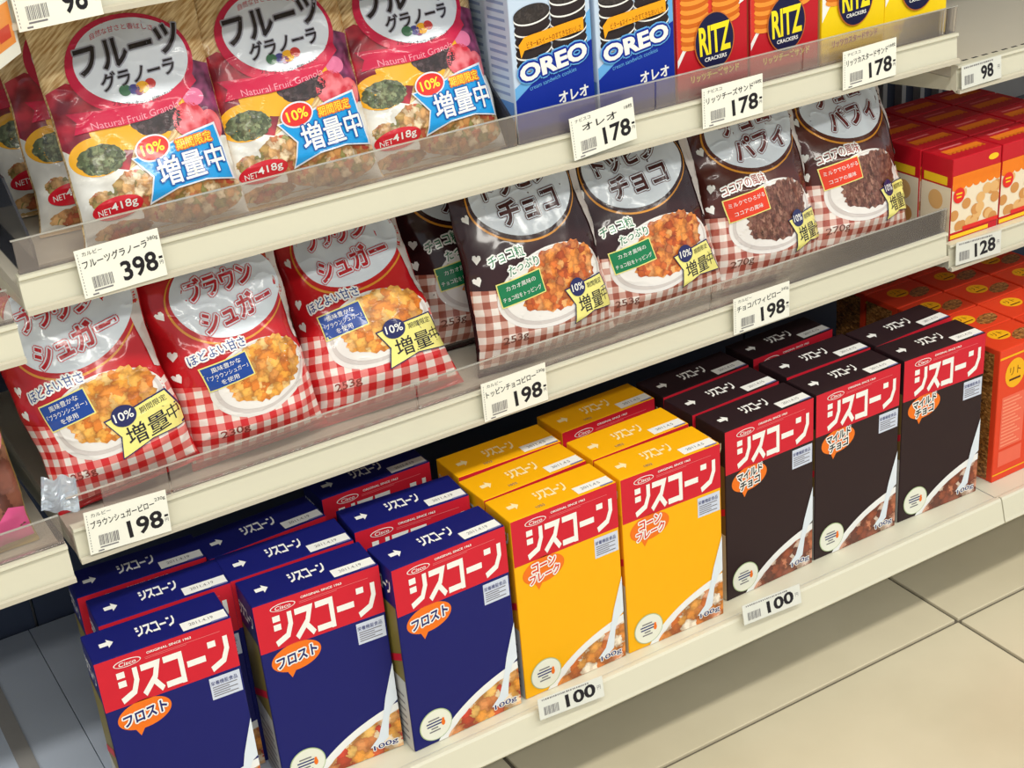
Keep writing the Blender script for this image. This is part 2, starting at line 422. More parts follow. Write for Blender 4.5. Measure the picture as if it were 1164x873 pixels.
shelf('topmost shelf of the right bay', BX[2], BX[3], 0.85, 0.88, guard=False)

# bottom decks with sloped cream nose and recessed kick plate
def base_shelf(label, x0, x1, deck_mat, seams=()):
    t = thing('base_shelf', label, 'shelf', ((x0+x1)/2, -0.03, FLOOR)); ox = (x0+x1)/2
    def P(name, me, parent=t):
        for v in me.vertices: v.co.x -= ox; v.co.y += 0.03; v.co.z -= FLOOR
        return mesh_obj(name, me, parent)
    d = P('deck', prism_mesh('deck', [(-0.024, -0.014), (-0.024, 0), (0.466, 0), (0.466, -0.014)], x0, x1, deck_mat))
    P('price_rail', prism_mesh('price_rail', [(-0.0245, -0.03), (-0.042, -0.03), (-0.044, -0.027), (-0.0425, -0.0235), (-0.036, 0.0015), (-0.034, 0.004), (-0.030, 0.004), (-0.028, 0.0015), (-0.0245, 0.0008)], x0+0.0005, x1-0.0005, CREAM))
    P('deck_nose', box_mesh('deck_nose', x0+0.0005, x1-0.0005, -0.0235, 0.02, 0.0001, 0.0003, CREAM))
    P('kick_plate', box_mesh('kick_plate', x0, x1, 0.22, 0.235, FLOOR, -0.0145, pm('kick_plate_grey', (96, 92, 84), 0.6)))
    for s0, s1 in seams:
        P('deck_seam', box_mesh('deck_seam', s0, s1, -0.02, 0.46, 0.0001, 0.0022, pm('deck_strip', (150, 148, 146), 0.5)))
    return t
base_shelf('empty grey base shelf of the left bay', BX[0], BX[1]-0.012, DECK_BLUE, ((0.118, 0.136),))
base_shelf('cream base shelf carrying rows of cereal boxes', BX[1]-0.011, BX[2], DECK_BLUE)
base_shelf('cream base shelf carrying orange cracker boxes', BX[2]+0.001, BX[3], DECK)

# ================================================================== PACKAGES: cartons
class Proto:
    def __init__(s): s.parts = []          # (name, mesh, index of parent part or None)
    def add(s, name, me, parent=None): s.parts.append((name, me, parent)); return len(s.parts)-1
    def place(s, kind, label, cat, loc, rot, group, skip=()):
        t = thing(kind, label, cat, loc, rot, group); made = []
        for n, me, p in s.parts:
            if n in skip: made.append(None); continue
            made.append(mesh_obj(n, me, t if p is None else made[p]))
        return t
def carton_body(Wd, H, D, mat, bevel=0.0012, name='carton'):
    bm = bmesh.new(); box_bm(bm, -Wd/2, Wd/2, 0, D, 0, H); return bm_mesh(name, bm, mat, bevel, 2)

KANA = {
 'シ': [[(0.02,1.08),(0.40,1.08)], [(0.02,0.74),(0.40,0.74)], [(0.90,1.22),(0.90,0.74),(0.68,0.32),(0.04,0.10)]],
 'ス': [[(0.06,1.10),(0.86,1.10),(0.66,0.62),(0.02,0.08)], [(0.52,0.56),(0.94,0.06)]],
 'コ': [[(0.04,1.10),(0.86,1.10),(0.86,0.0)], [(0.0,0.14),(0.86,0.14)]],
 'ー': [[(0.02,0.62),(0.94,0.62)]],
 'ン': [[(0.02,1.06),(0.42,1.06)], [(0.92,1.22),(0.92,0.74),(0.68,0.32),(0.04,0.10)]]}
def block_word(art, word, x0, y0, x1, y1, mat, layer, wgt=0.235):
    n = len(word); pitch = (x1-x0)/n; sx = pitch*0.9; sy = (y1-y0)/1.22
    for i, ch in enumerate(word):
        for q_, ln in enumerate(KANA[ch]):
            P = stroke_pts(ln, wgt)
            art.poly([(x0+i*pitch+p[0]*sx, y0+p[1]*sy) for p in P], mat, layer+0.25*q_)
CW, CH, CD = 0.1296, 0.2224, 0.0515
RED = ink('title_red', (206, 34, 52)); MILK = ink('milk', (222, 232, 242)); BOWLW = ink('bowl', (236, 238, 238))
ORANGE = ink('balloon_orange', (238, 118, 32)); NUTRI = ink('nutrition_blue', (206, 214, 232)); NAVY = ink('navy_text', (32, 40, 110))
FL_CORN = food_mat('corn_flakes_print', [(228,140,50),(240,176,84),(206,104,36),(232,150,60),(220,118,44),(250,238,220)], 0.95)
FL_FROST = food_mat('frosted_flakes_print', [(238,170,70),(250,206,120),(212,60,40),(226,130,50),(250,232,200),(240,160,60)], 0.85)
FL_CHOC = food_mat('choco_flakes_print', [(120,50,32),(172,84,48),(96,36,28),(206,120,80),(236,216,200),(140,64,40)], 0.95)
def cereal_proto(body_c, balloon_txt, btxt_mat, btxt_out, flakes, side_c, dates, extra=None, logo_on_top=None):
    body = pm('carton_'+balloon_txt, body_c, 0.42, coat=0.0, var=0.03, spec=0.2)
    pr = Proto(); pr.add('carton', carton_body(CW, CH, CD, body))
    hw = CW*50; h = CH*100
    fx = lambda u: (u-0.5)*2*hw
    fy = lambda v: (1-v)*h
    clip = (-hw+0.04, 0.04, hw-0.04, h-0.04)
    fm = front_map()
    a = Art(clip=clip); a.rect(-hw, fy(0.247), hw, fy(0), RED, 1)
    bi = pr.add('title_band', a.build('title_band', fm, False))
    a = Art(); block_word(a, 'シスコーン', fx(0.13), fy(0.232), fx(0.955), fy(0.075), WHITE, 2)
    pr.add('title_lettering', a.build('title_lettering', fm, False), bi)
    a = Art(); a.ellipse(fx(0.225), fy(0.042), 1.28, 0.42, WHITE, 2); a.ellipse(fx(0.225), fy(0.042), 1.18, 0.34, RED, 3)
    a.text('Cisco', fx(0.225), fy(0.042), 1.6, 0.42, WHITE, 4, bold=0.01, shear=0.2)
    a.text('ORIGINAL SINCE 1963', fx(0.53), fy(0.028), 4.2, 0.26, WHITE, 2, bold=0.02)
    for k in range(2): a.rect(fx(0.35), fy(0.048)-k*0.16, fx(0.9-0.25*k), fy(0.048)-k*0.16+0.05, ink('pink_line', (226, 120, 124)), 2)
    pr.add('brand_oval', a.build('brand_oval', fm, False), bi)
    # balloon
    a = Art(); bc = (fx(0.265), fy(0.312))
    bal = ORANGE
    a.ellipse(bc[0], bc[1], 2.55, 1.55, bal, 1, rot=4)
    a.poly([(bc[0]-1.3, bc[1]-1.0), (bc[0]-0.2, bc[1]-1.4), (bc[0]-0.75, bc[1]-2.25)], bal, 1.4)
    lines = balloon_txt.split('/')
    for i, tline in enumerate(lines):
        yy = bc[1]+(len(lines)-1)*0.62-i*1.25
        a.text(tline, bc[0]+0.05, yy, (4.2 if len(lines) == 1 else (2.9 if len(tline) < 4 else 3.7)), 1.15 if len(lines) > 1 else 1.3, btxt_mat, 2.5, rot=6, bold=0.034, shear=0.1, outline=[btxt_out], ow=[0.15])
    pr.add('flavour_balloon', a.build('flavour_balloon', fm, False))
    # nutrition label
    a = Art(); a.rect(fx(0.755), fy(0.372), fx(0.985), fy(0.262), NUTRI, 1)
    a.text('栄養機能食品', fx(0.862), fy(0.290), 2.6, 0.5, NAVY, 2)
    for k in range(5): a.rect(fx(0.77), fy(0.313)-k*0.25, fx(0.955-(k % 2)*0.06), fy(0.313)-k*0.25+0.1, GREYTXT, 2)
    pr.add('nutrition_label', a.build('nutrition_label', fm, False))
    # bowl of cereal with poured milk
    a = Art(clip=clip)
    bcx, bcy, brx, bry = fx(1.10), fy(1.08), 12.8, 7.5
    a.ellipse(bcx, bcy, brx, bry, BOWLW, 1, rot=10, n=72)
    a.ellipse(bcx+0.15, bcy-0.25, brx-0.75, bry-0.6, flakes, 2, rot=10, n=90, wob=0.012, seed=3)
    pr.add('bowl_picture', a.build('bowl_picture', fm, False))
    a = Art(clip=clip)
    a.poly([(hw, fy(0.52)), (fx(0.955), fy(0.60)), (fx(0.90), fy(0.70)), (fx(0.86), fy(0.80)), (fx(0.80), fy(0.90)), (fx(0.72), fy(0.945)), (fx(0.80), fy(0.955)), (fx(0.88), fy(0.92)), (fx(0.905), fy(0.82)), (fx(0.945), fy(0.755)), (hw, fy(0.73))], MILK, 3)
    pr.add('milk_picture', a.build('milk_picture', fm, False))
    # round seal
    a = Art(); sc_ = (fx(0.205), fy(0.895))
    a.ellipse(*sc_, 1.9, 1.9, ink('seal_ring', (176, 196, 150)), 3); a.ellipse(*sc_, 1.8, 1.8, ink('seal_cream', (232, 234, 220)), 4)
    for k, (ww, mt) in enumerate(((1.5, GREYTXT), (2.0, NAVY), (1.9, NAVY), (1.0, GREYTXT), (1.5, GREYTXT))):
        yy = sc_[1]+0.72-k*0.36; a.rect(sc_[0]-ww/2-0.1, yy-0.07, sc_[0]+ww/2-0.3, yy+0.09, mt, 5)
    a.ellipse(sc_[0]+0.85, sc_[1]-0.05, 0.22, 0.38, ORANGE, 5, n=16); a.ellipse(sc_[0]+0.85, sc_[1]+0.38, 0.15, 0.18, ORANGE, 6, n=12)
    pr.add('round_seal', a.build('round_seal', fm, False))
    a = Art(); a.text('100g', fx(0.85), fy(0.955), 2.7, 0.78, NAVY, 4, bold=0.01, outline=[WHITE], ow=[0.1], rot=2)
    pr.add('weight_lettering', a.build('weight_lettering', fm, False))
    # top
    d = CD*100; tm = top_map(CH); lm = logo_on_top or WHITE
    a = Art(); x = fx(0.09)
    a.poly([(x, d*0.42), (x+0.75, d*0.42), (x+0.75, d*0.34), (x+1.3, d*0.48), (x+0.75, d*0.62), (x+0.75, d*0.54), (x, d*0.54)], lm, 1)
    pr.add('arrow_mark', a.build('arrow_mark', tm, False))
    a = Art(); block_word(a, 'シスコーン', fx(0.36), d*0.36, fx(0.645), d*0.68, lm, 1); pr.add('top_lettering', a.build('top_lettering', tm, False))
    a = Art(); a.rect(fx(0.655), d*0.06, fx(0.985), d*0.33, WHITE, 1); a.text(dates, fx(0.80), d*0.2, 2.3, 0.45, GREYTXT, 2)
    a.rect(fx(0.86), d*0.0+0.14, fx(0.98), d*0.06+0.06, ink('strip_mark', (120, 120, 170)), 2)
    pr.add('date_strip', a.build('date_strip', tm, False))
    if extra:
        a = Art(); a.text(extra, fx(0.32), d*0.16, 1.0, 0.4, GREYTXT, 2); pr.add('batch_number', a.build('batch_number', tm, False))
    # left side
    lmap = left_map(CW)
    a = Art(); a.rect(-d+0.1, h*0.16, -0.1, h*0.80, ink('side_'+balloon_txt, side_c), 1); a.rect(-d+0.1, 0.1, -0.1, h*0.40, ink('side_grey', (196, 196, 190)), 2)
    a.poly([(-d+0.1, h*0.40), (-0.1, h*0.52), (-0.1, h*0.56), (-d+0.1, h*0.44)], RED, 3)
    block_word(a, 'シスコーン', -d+0.5, h*0.86, -0.5, h*0.93, WHITE, 2)
    for k in range(7): a.rect(-d+0.6, 1.2+k*0.9, -0.8, 1.45+k*0.9, GREYTXT, 3)
    pr.add('side_print', a.build('side_print', lmap, False))
    return pr
ROWS = {
 'blue': [((107.5,756),(261,702.7)), ((109,714),(264.5,662)), ((88,680),(233.7,634)),
          ((286,690.5),(430.5,643.5)), ((264,664),(403.6,616.6)), ((238.7,637.7),(371.4,587)),
          ((444,650),(573.6,598)), ((402.3,606.3),(533.4,563)), ((365,569),(488.7,525))],
 'yellow': [((579,595),(701,548)), ((551,572),(669.4,525)), ((524,546),(641,504)),
            ((705.6,546.5),(817.5,504.7)), ((678.5,524.4),(783,484)), ((637,493.5),(745.5,452))],
 'black': [((822.2,493),(926.2,451.5)), ((790,477),(892,434.7)), ((759,455),(853.4,416.6)),
           ((927.3,450.6),(1024.4,413.4)), ((896,432),(994,396)), ((854.7,410),(947.5,373.4)),
           ((1028.6,411.3),(1120.4,378.5)), ((1000,396),(1084.6,361.4))]}
PROT = {'blue': cereal_proto((24, 28, 104), 'フロスト', NAVY, WHITE, FL_FROST, (132, 118, 58), '2011.4.19'),
        'yellow': cereal_proto((246, 178, 14), 'コーン/フレーク', ink('balloon_red', (214, 60, 30)), WHITE, FL_CORN, (228, 150, 30), '2011.4.5', '1052', ink('pale_cream', (250, 232, 180))),
        'black': cereal_proto((44, 29, 33), 'マイルド/チョコ', BLACK, WHITE, FL_CHOC, (120, 96, 54), '2011.4.15')}
colword = {'blue': ['leftmost', 'middle', 'rightmost'], 'yellow': ['left', 'right'], 'black': ['left', 'middle', 'right']}
rowword = ['front', 'second', 'third']
for c, L_ in ROWS.items():
    prev = None
    for i, (a, b) in enumerate(L_):
        A = on_z(*a, CH); B = on_z(*b, CH); mid = (A+B)/2; yaw = math.atan2(B.y-A.y, B.x-A.x)
        k = i // 3; r = i % 3
        yaw = max(-R(3.6), min(R(2.0), yaw))
        if r and prev is not None and mid.y-prev < CD+0.0045: mid.y = prev+CD+0.0045
        prev = mid.y
        PROT[c].place('cereal_box', f'{c} cereal box, {rowword[r]} of the {colword[c][k]} {c} column', 'cereal box', (mid.x, mid.y, 0.0006), (0, 0, yaw), 'cereal boxes on the base shelf',
                      skip=() if r == 0 else ('round_seal', 'milk_picture'))

# ------------------------------------------------------------------ biscuit boxes on the upper shelf
BW, BH, BD = 0.0935, 0.19, 0.046
DECK_U = UZ[1]-0.014
DECK_M = MZ[1]-0.014
hw = BW*50; bh = BH*100
def oreo_proto():
    pr = Proto(); pr.add('carton', carton_body(BW, BH, BD, pm('oreo_pale_blue', (196, 214, 236), 0.38, coat=0.06, spec=0.25)))
    fm = lambda x, y, o: (x/100, -o, (y+(1.0 if y > 0.1 else 0))/100); clip = (-hw+0.05, 0.05, hw-0.05, bh-0.05)
    dk = ink('oreo_blue', (16, 44, 150)); lb = ink('oreo_sky', (104, 172, 228)); cook = ink('cookie', (48, 40, 42)); cookt = food_mat('cookie_top', [(52,44,44),(66,58,56),(40,34,36)], 3.0)
    a = Art(clip=clip); a.poly([(-hw, 0), (hw, 0), (hw, 8.6), (1.5, 7.4), (-2.0, 6.0), (-hw, 4.2)], dk, 2)
    a.poly([(-hw, 4.0), (-2.0, 6.0), (1.5, 7.4), (hw, 8.6), (hw, 11.6), (2.0, 9.6), (-hw, 5.4)], lb, 1)
    bi = pr.add('blue_field', a.build('blue_field', fm, False))
    a = Art(clip=clip)
    for cx in (-2.15, 2.0):
        y0 = 7.2 if cx < 0 else 8.4
        for k in range(5):
            y = y0+k*1.12
            a.ellipse(cx, y, 2.05, 0.82, cook, 1, rot=4, n=28); 
            a.ellipse(cx, y+0.36, 2.1, 0.80, WHITE, 1, rot=4, n=28); a.ellipse(cx, y+0.52, 2.08, 0.80, cook, 1, rot=4, n=28)
        a.ellipse(cx, y0+4*1.12+0.68, 2.08, 0.86, cookt, 2, rot=4, n=28)
    for n_, it in enumerate(a.items): a.items[n_] = (it[0], it[1], it[2], 0.6+0.12*n_)
    pr.add('cookie_picture', a.build('cookie_picture', fm, False))
    org = ink('oreo_ribbon', (244, 166, 30))
    a = Art(); a.poly([(-3.8, 8.3), (-3.4, 9.0), (3.6, 9.75), (3.6, 11.0), (-3.3, 10.3), (-4.0, 9.6)], org, 24)
    a.text('ビター&スイートのすてきなおいしさ', 0.1, 9.75, 6.4, 0.6, ink('ribbon_brown', (120, 50, 20)), 25, rot=5.5)
    pr.add('slogan_ribbon', a.build('slogan_ribbon', fm, False, 0.00012))
    a = Art(); a.text('OREO', -0.1, 7.25, 8.0, 1.75, WHITE, 4, rot=8, bold=0.045, outline=[dk, lb], ow=[0.2, 0.34])
    pr.add('brand_lettering', a.build('brand_lettering', fm, False, 0.0004))
    a = Art(); a.text('cream sandwich cookies', -0.2, 5.6, 5.6, 0.42, lb, 4, rot=9); pr.add('small_lettering', a.build('small_lettering', fm, False))
    a = Art(); a.text('オレオ', 2.1, 3.6, 3.6, 1.15, WHITE, 4, rot=3, bold=0.03); pr.add('kana_lettering', a.build('kana_lettering', fm, False))
    d = BD*100; a = Art(); a.rect(-d+0.2, 0.5, -0.3, 5.0, ink('oreo_side', (92, 140, 206)), 1)
    for k in range(12): a.rect(-d+0.6, 5.6+k*0.8, -0.8, 5.9+k*0.8, ink('oreo_side_text', (140, 160, 200)), 1)
    pr.add('side_print', a.build('side_print', left_map(BW), False))
    return pr
def ritz_proto(yellow):
    base = (246, 210, 20) if yellow else (190, 26, 40)
    nm = 'custard' if yellow else 'cheese'
    pr = Proto(); pr.add('carton', carton_body(BW, BH, BD, pm('ritz_'+nm, base, 0.38, coat=0.06, spec=0.25)))
    fm = lambda x, y, o: (x/100, -o, (y+(1.0 if y > 0.1 else 0))/100); clip = (-hw+0.05, 0.05, hw-0.05, bh-0.05)
    a = Art(clip=clip)
    dy = 1.1 if yellow else 0
    a.poly([(-hw, 3.4+dy), (-3.6, 5.0+dy), (-1.2, 6.6+dy), (hw, 9.2+dy), (hw, bh), (-hw, bh)], WHITE, 1)
    if not yellow: a.poly([(-hw, 4.2), (-3.5, 5.9), (-0.8, 7.7), (hw, 10.9), (hw, bh), (-hw, bh)], ink('ritz_orange_red', (216, 60, 46)), 2)
    pr.add('diagonal_band', a.build('diagonal_band', fm, False))
    crk = ink('cracker', (240, 150, 58)); crl = ink('cracker_line', (206, 104, 30))
    a = Art(clip=clip)
    for cx in (-2.35, 1.7):
        for k in range(26):
            y = (5.6 if cx < 0 else 7.6)+dy+k*0.46
            a.ellipse(cx, y, 1.85, 0.55, crl if k % 2 else crk, 3, rot=3, n=24)
    for n_, it in enumerate(a.items): a.items[n_] = (it[0], it[1], it[2], 3+0.08*n_)
    pr.add('cracker_picture', a.build('cracker_picture', fm, False))
    navy = ink('ritz_navy', (26, 28, 66)); og = ink('ritz_rim', (196, 110, 50)); yl = ink('ritz_yellow', (246, 226, 40))
    cy = 5.55+dy*0.9; a = Art()
    a.ellipse(0.1, cy, 2.62, 3.05, og, 8, n=56); a.ellipse(0.1, cy, 2.5, 2.93, navy, 9, n=56)
    bi = pr.add('brand_oval', a.build('brand_oval', fm, False))
    a = Art(); a.text('RITZ', 0.12, cy+0.25, 4.1, 3.0, yl, 10, rot=3, bold=0.03); pr.add('brand_lettering', a.build('brand_lettering', fm, False), bi)
    a = Art(); a.text('CRACKERS', 0.2, cy-1.75, 2.9, 0.42, WHITE, 10, rot=2, bold=0.02); pr.add('small_lettering', a.build('small_lettering', fm, False), bi)
    a = Art(); a.text('リッツカスタードサンド' if yellow else 'リッツチーズサンド', 0.2, 2.1, 6.8 if yellow else 6.4, 0.85, ink('ritz_gold', (240, 214, 96)) if not yellow else ink('ritz_brown', (170, 70, 60)), 4, rot=2, bold=0.035)
    pr.add('kana_lettering', a.build('kana_lettering', fm, False))
    d = BD*100; a = Art(); a.rect(-d+0.3, 1.0, -0.3, bh-1, ink('ritz_side_'+nm, (222, 190, 120) if yellow else (214, 130, 96)), 1); pr.add('side_print', a.build('side_print', left_map(BW), False))
    return pr
PO, PRr, PRy = oreo_proto(), ritz_proto(False), ritz_proto(True)
fronts = [(PO, 'blue cookie', 0.7570, 'left'), (PO, 'blue cookie', 0.8557, 'right'), (PRr, 'red cracker', 0.9530, 'left'), (PRr, 'red cracker', 1.0500, 'right'),
          (PRy, 'yellow cracker', 1.1480, 'left'), (PRy, 'yellow cracker', 1.2420, 'right')]
for i, (pr, nm, x, side) in enumerate(fronts):
    for r in range(4 if i == 0 else 2):
        pr.place('cookie_box' if i < 2 else 'cracker_box', f'{nm} box, {["front", "second", "third", "fourth"][r]} of the {side} {nm} column', 'biscuit box', (x+(0.003 if r % 2 else 0), 0.0945+r*(BD+0.004), DECK_U+0.0005), (0, 0, R((1.0, -1.2, 0.6, -0.5)[(i+r) % 4])), 'biscuit boxes on the granola shelf',
                 skip=() if r == 0 else ('small_lettering',))

# ------------------------------------------------------------------ red children's biscuit boxes, right bay (the cartoon figures are left out)
AW, AH, AD = 0.081, 0.1075, 0.052
def kid_proto():
    h = AH*100; q = AW*50; d = AD*100
    pr = Proto(); pr.add('carton', carton_body(AW, AH, AD, pm('kid_box_red', (196, 24, 40), 0.38, coat=0.06, spec=0.25)))
    fm = front_map(); clip = (-q+0.04, 0.04, q-0.04, h-0.04)
    wht = ink('kid_white', (236, 222, 196)); org = ink('kid_orange', (238, 128, 34)); yl = ink('kid_yellow', (246, 200, 40)); bis = ink('kid_biscuit', (226, 178, 116))
    a = Art(clip=clip); a.rect(-q, 1.3, q, h*0.70, wht, 1)
    for k in range(7): a.ellipse(-q+0.5+k*1.2, h*0.70, 0.75, 0.9, org, 2, n=20)
    a.rect(-q, h*0.70, q, h*0.80, org, 2)
    pr.add('white_panel', a.build('white_panel', fm, False))
    a = Art(clip=(-q+0.04, 1.4, q-0.04, h*0.62))
    rr = random.Random(4)
    for k in range(22): a.ellipse(rr.uniform(-q, q), rr.uniform(1.4, 6.6), 0.75, 0.7, bis if k % 2 else ink('kid_biscuit_dark', (206, 146, 84)), 2, n=18)
    for n_, it in enumerate(a.items): a.items[n_] = (it[0], it[1], it[2], 2+0.06*n_)
    pr.add('biscuit_picture', a.build('biscuit_picture', fm, False))
    a = Art(); a.ellipse(-2.9, 6.0, 0.95, 1.0, ink('kid_badge', (224, 50, 44)), 5, n=24); a.ellipse(2.7, h*0.905, 0.85, 0.4, yl, 2, n=24)
    a.rect(-3.4, 6.15, -2.4, 6.35, yl, 6); a.rect(-3.3, 5.7, -2.5, 5.9, yl, 6)
    pr.add('badge', a.build('badge', fm, False))
    a = Art(clip=clip); a.rect(-q, 0.5, q*0.6, 1.0, yl, 2); a.rect(-q*0.5, 1.3, q, 1.8, ink('kid_badge', (224, 50, 44)), 5)
    pr.add('bottom_band', a.build('bottom_band', fm, False))
    a = Art(); a.rect(-q*0.75, d*0.35, q*0.75, d*0.62, org, 1); a.rect(-q*0.6, d*0.72, q*0.3, d*0.8, ink('pink_line', (226, 120, 124)), 1)
    for k in range(9): a.ellipse(-q*0.7+k*q*0.175, d*0.36, 0.28, 0.3, org, 1, n=12)
    pr.add('top_print', a.build('top_print', top_map(AH), False))
    a = Art(); a.rect(-d+0.15, 0.1, -0.15, h*0.66, wht, 1); a.rect(-d+0.5, h*0.68, -0.8, h*0.78, yl, 1)
    a.ellipse(-d*0.5, h*0.48, 1.2, 1.25, bis, 2, n=24); a.ellipse(-d*0.45, h*0.2, 1.3, 1.1, ink('kid_biscuit_dark', (206, 146, 84)), 2, n=24)
    pr.add('side_print', a.build('side_print', left_map(AW), False))
    return pr
PK = kid_proto()
for cidx in range(3):
    for r in range(4):
        PK.place('biscuit_box', f"red children's biscuit box, {['front', 'second', 'third', 'fourth'][r]} of the {['first', 'second', 'third'][cidx]} column from the pillow bags", 'biscuit box', (1.3445+cidx*(AW+0.0025), 0.084+r*(AD+0.0025), 0.309), (0, 0, R((-0.6, 0.5, 0.3)[(cidx+r) % 3])), 'red biscuit boxes of the right bay')

# ------------------------------------------------------------------ orange cracker boxes, right bay floor level
LW, LH, LD = 0.084, 0.187, 0.057
def lito_proto():
    h = LH*100; q = LW*50; d = LD*100
    pr = Proto(); pr.add('carton', carton_body(LW, LH, LD, pm('lito_orange', (226, 66, 34), 0.38, coat=0.06, spec=0.25)))
    yl = ink('lito_yellow', (242, 178, 28)); br = ink('lito_brown', (92, 40, 20)); pk = ink('lito_panel', (236, 108, 84))
    seed = food_mat('seed_cracker_print', [(196,128,60),(150,92,40),(222,160,90),(120,72,30)], 2.4, stretch=(1, 1.8, 1))
    fm = front_map()
    a = Art(); a.ellipse(-1.3, h*0.80, 1.75, 2.0, yl, 1); a.text('リト', -1.3, h*0.82, 1.9, 1.1, br, 2); a.rect(-2.3, h*0.75, -0.3, h*0.765, br, 2); pr.add('name_disc', a.build('name_disc', fm, False))
    a = Art(); a.rect(-3.3, 4.6, 0.9, h*0.64, pk, 1); a.rect(-3.3, 2.0, 0.9, 4.2, pk, 1); 
    for k in range(14): a.rect(-3.1, 4.9+k*0.5, 0.3-(k % 3)*0.5, 5.1+k*0.5, ink('lito_text', (244, 150, 120)), 2)
    pr.add('text_panel', a.build('text_panel', fm, False))
    a = Art(); a.rect(-q+0.05, h*0.93, q-0.05, h*0.945, yl, 1); a.rect(-q+0.05, 0.9, q-0.05, 1.1, yl, 1); pr.add('border_line', a.build('border_line', fm, False))
    a = Art(); a.ellipse(-0.6, d*0.62, 1.5, 1.35, yl, 1); a.text('リト', -0.6, d*0.68, 1.6, 0.9, br, 2); a.rect(-1.5, d*0.48, 0.3, d*0.52, br, 2)
    a.ellipse(1.9, d*0.35, 1.9, 1.1, seed, 1, rot=20, wob=0.05); pr.add('top_print', a.build('top_print', top_map(LH), False))
    a = Art(); a.rect(-d+0.1, 0.2, -0.9, h-0.7, seed, 1); pr.add('side_print', a.build('side_print', left_map(LW), False))
    return pr
PL = lito_proto()
for cidx in range(3):
    for r in range(5):
        PL.place('cracker_box', f"orange cracker box with yellow disc, {['front', 'second', 'third', 'fourth', 'fifth'][r]} of the {['first', 'second', 'third'][cidx]} column beside the black cereal boxes", 'cracker box', (1.3575+cidx*(LW+0.003), 0.003+r*(LD+0.002), 0.0004), (0, 0, R((0.8, -0.5, 0.4)[(cidx+r) % 3])), 'orange cracker boxes of the right bay')

# ================================================================== PACKAGES: bags
class Bag:
    """pillow bag; u in cm from the middle, v in cm from the bottom; origin bottom middle, front towards -y"""
    ush = 0.0
    def __init__(s, w, h, t, seed, flare=0.0, topw=1.0, slump=0.0, wr=1.0):
        s.w, s.h, s.t, s.seed, s.flare, s.topw, s.slump, s.wr = w, h, t, seed, flare, topw, slump, wr
    zs = 1.0
    def T(s, a, v):
        g = min(1, max(0, v-0.02)/0.16)**0.55*min(1, max(0, 0.965-v)/0.42)**0.6 if 0.02 < v < 0.965 else 0
        return 0.5*s.t*(max(0, 1-abs(a)**2.2))**0.62*g*(1.12-0.28*v), g
    def P(s, u, vc, side=-1, off=0.0):
        a = max(-1.0, min(1.0, u/(s.w*50))); v = max(0.0, min(1.0, vc/(s.h*100)))
        th, g = s.T(a, v)
        wd = s.w*(1-0.05*g)*(1+s.flare*(1-v)**2)*(1-(1-s.topw)*v*v)
        x = a*wd/2; z = v*s.h*s.zs
        e = abs(a)
        n1 = noise.noise(Vector((u*0.16+s.seed*7.3, vc*0.13, s.seed*3.1+side)))
        n2 = noise.noise(Vector((u*0.55+s.seed*2.3, vc*0.30+5, s.seed*1.7+side)))
        ed = max(e**3, min(1, max(0, v-0.72)/0.2)**1.5, min(1, max(0, 0.12-v)/0.1))
        n3 = noise.noise(Vector((u*0.8, vc*0.2+9, s.seed*5.0+side*0.3)))
        n4 = noise.noise(Vector((u*0.34+vc*0.22+s.seed, vc*0.36-u*0.2, s.seed*2.2+side)))
        cr = max(0.0, 1-abs(n4)/0.2)                       # creases where the noise crosses zero
        dy = s.wr*(n1*0.0045*g + n2*0.0024*(0.35+ed)*min(1, g+0.3) + n3*0.0014*ed - cr*cr*0.0016*(0.15+ed)*min(1, g+0.2))
        y = s.t/2 + side*(th+off) + dy*(1 if side < 0 else -0.6) + s.slump*v*v
        x += 0.0025*noise.noise(Vector((vc*0.25, s.seed*4.0, e)))*e*s.wr
        return Vector((x, y, z))
    def map(s): return lambda x, y, o: s.P(x+s.ush*(1-(x/(s.w*50))**2), y, -1, o+0.0002+0.0009*min(1.0, abs(x)/(s.w*50))**8)
    def body(s, name, mat, nu=44, nv=64):
        verts, faces, uv = [], [], []
        for side in (-1, 1):
            b = len(verts)
            for j in range(nv+1):
                for i in range(nu+1):
                    k = -1+2*i/nu; k = math.sin(k*math.pi/2)*0.6+k*0.4
                    u = k*s.w*50; v = s.h*100*j/nv
                    verts.append(s.P(u, v, side)); uv.append((u, v))
            for j in range(nv):
                for i in range(nu):
                    q = (b+j*(nu+1)+i, b+j*(nu+1)+i+1, b+(j+1)*(nu+1)+i+1, b+(j+1)*(nu+1)+i)
                    faces.append(q if side < 0 else q[::-1])
        me = bpy.data.meshes.new(name); me.from_pydata(verts, [], faces); me.materials.append(mat)
        ul = me.uv_layers.new(name='UVMap')
        for l in me.loops: ul.data[l.index].uv = uv[l.vertex_index]
        for p in me.polygons: p.use_smooth = True
        bm = bmesh.new(); bm.from_mesh(me); bmesh.ops.remove_doubles(bm, verts=bm.verts, dist=0.0002); bm.to_mesh(me); bm.free()
        return me
def seal_mesh(bag, v0, v1, mat, name):
    """flat crimped fin at top or bottom: zigzag across"""
    bm = bmesh.new(); n = 40; W2 = bag.w*50
    rows = []
    for j in range(5):
        row = []
        for i in range(n+1):
            u = -W2+2*W2*i/n; v = v0+(v1-v0)*j/4
            p = bag.P(u, v, -1, 0.0004); p.y += 0.0006*(j % 2) - 0.0004
            row.append(bm.verts.new(p))
        rows.append(row)
    for j in range(4):
        for i in range(n): bm.faces.new((rows[j][i], rows[j][i+1], rows[j+1][i+1], rows[j+1][i]))
    return bm_mesh(name, bm, mat, smooth=True)
LINEWHITE = film('panel_white', (222, 232, 242))
GOLD = film('gold_line', (222, 150, 50))
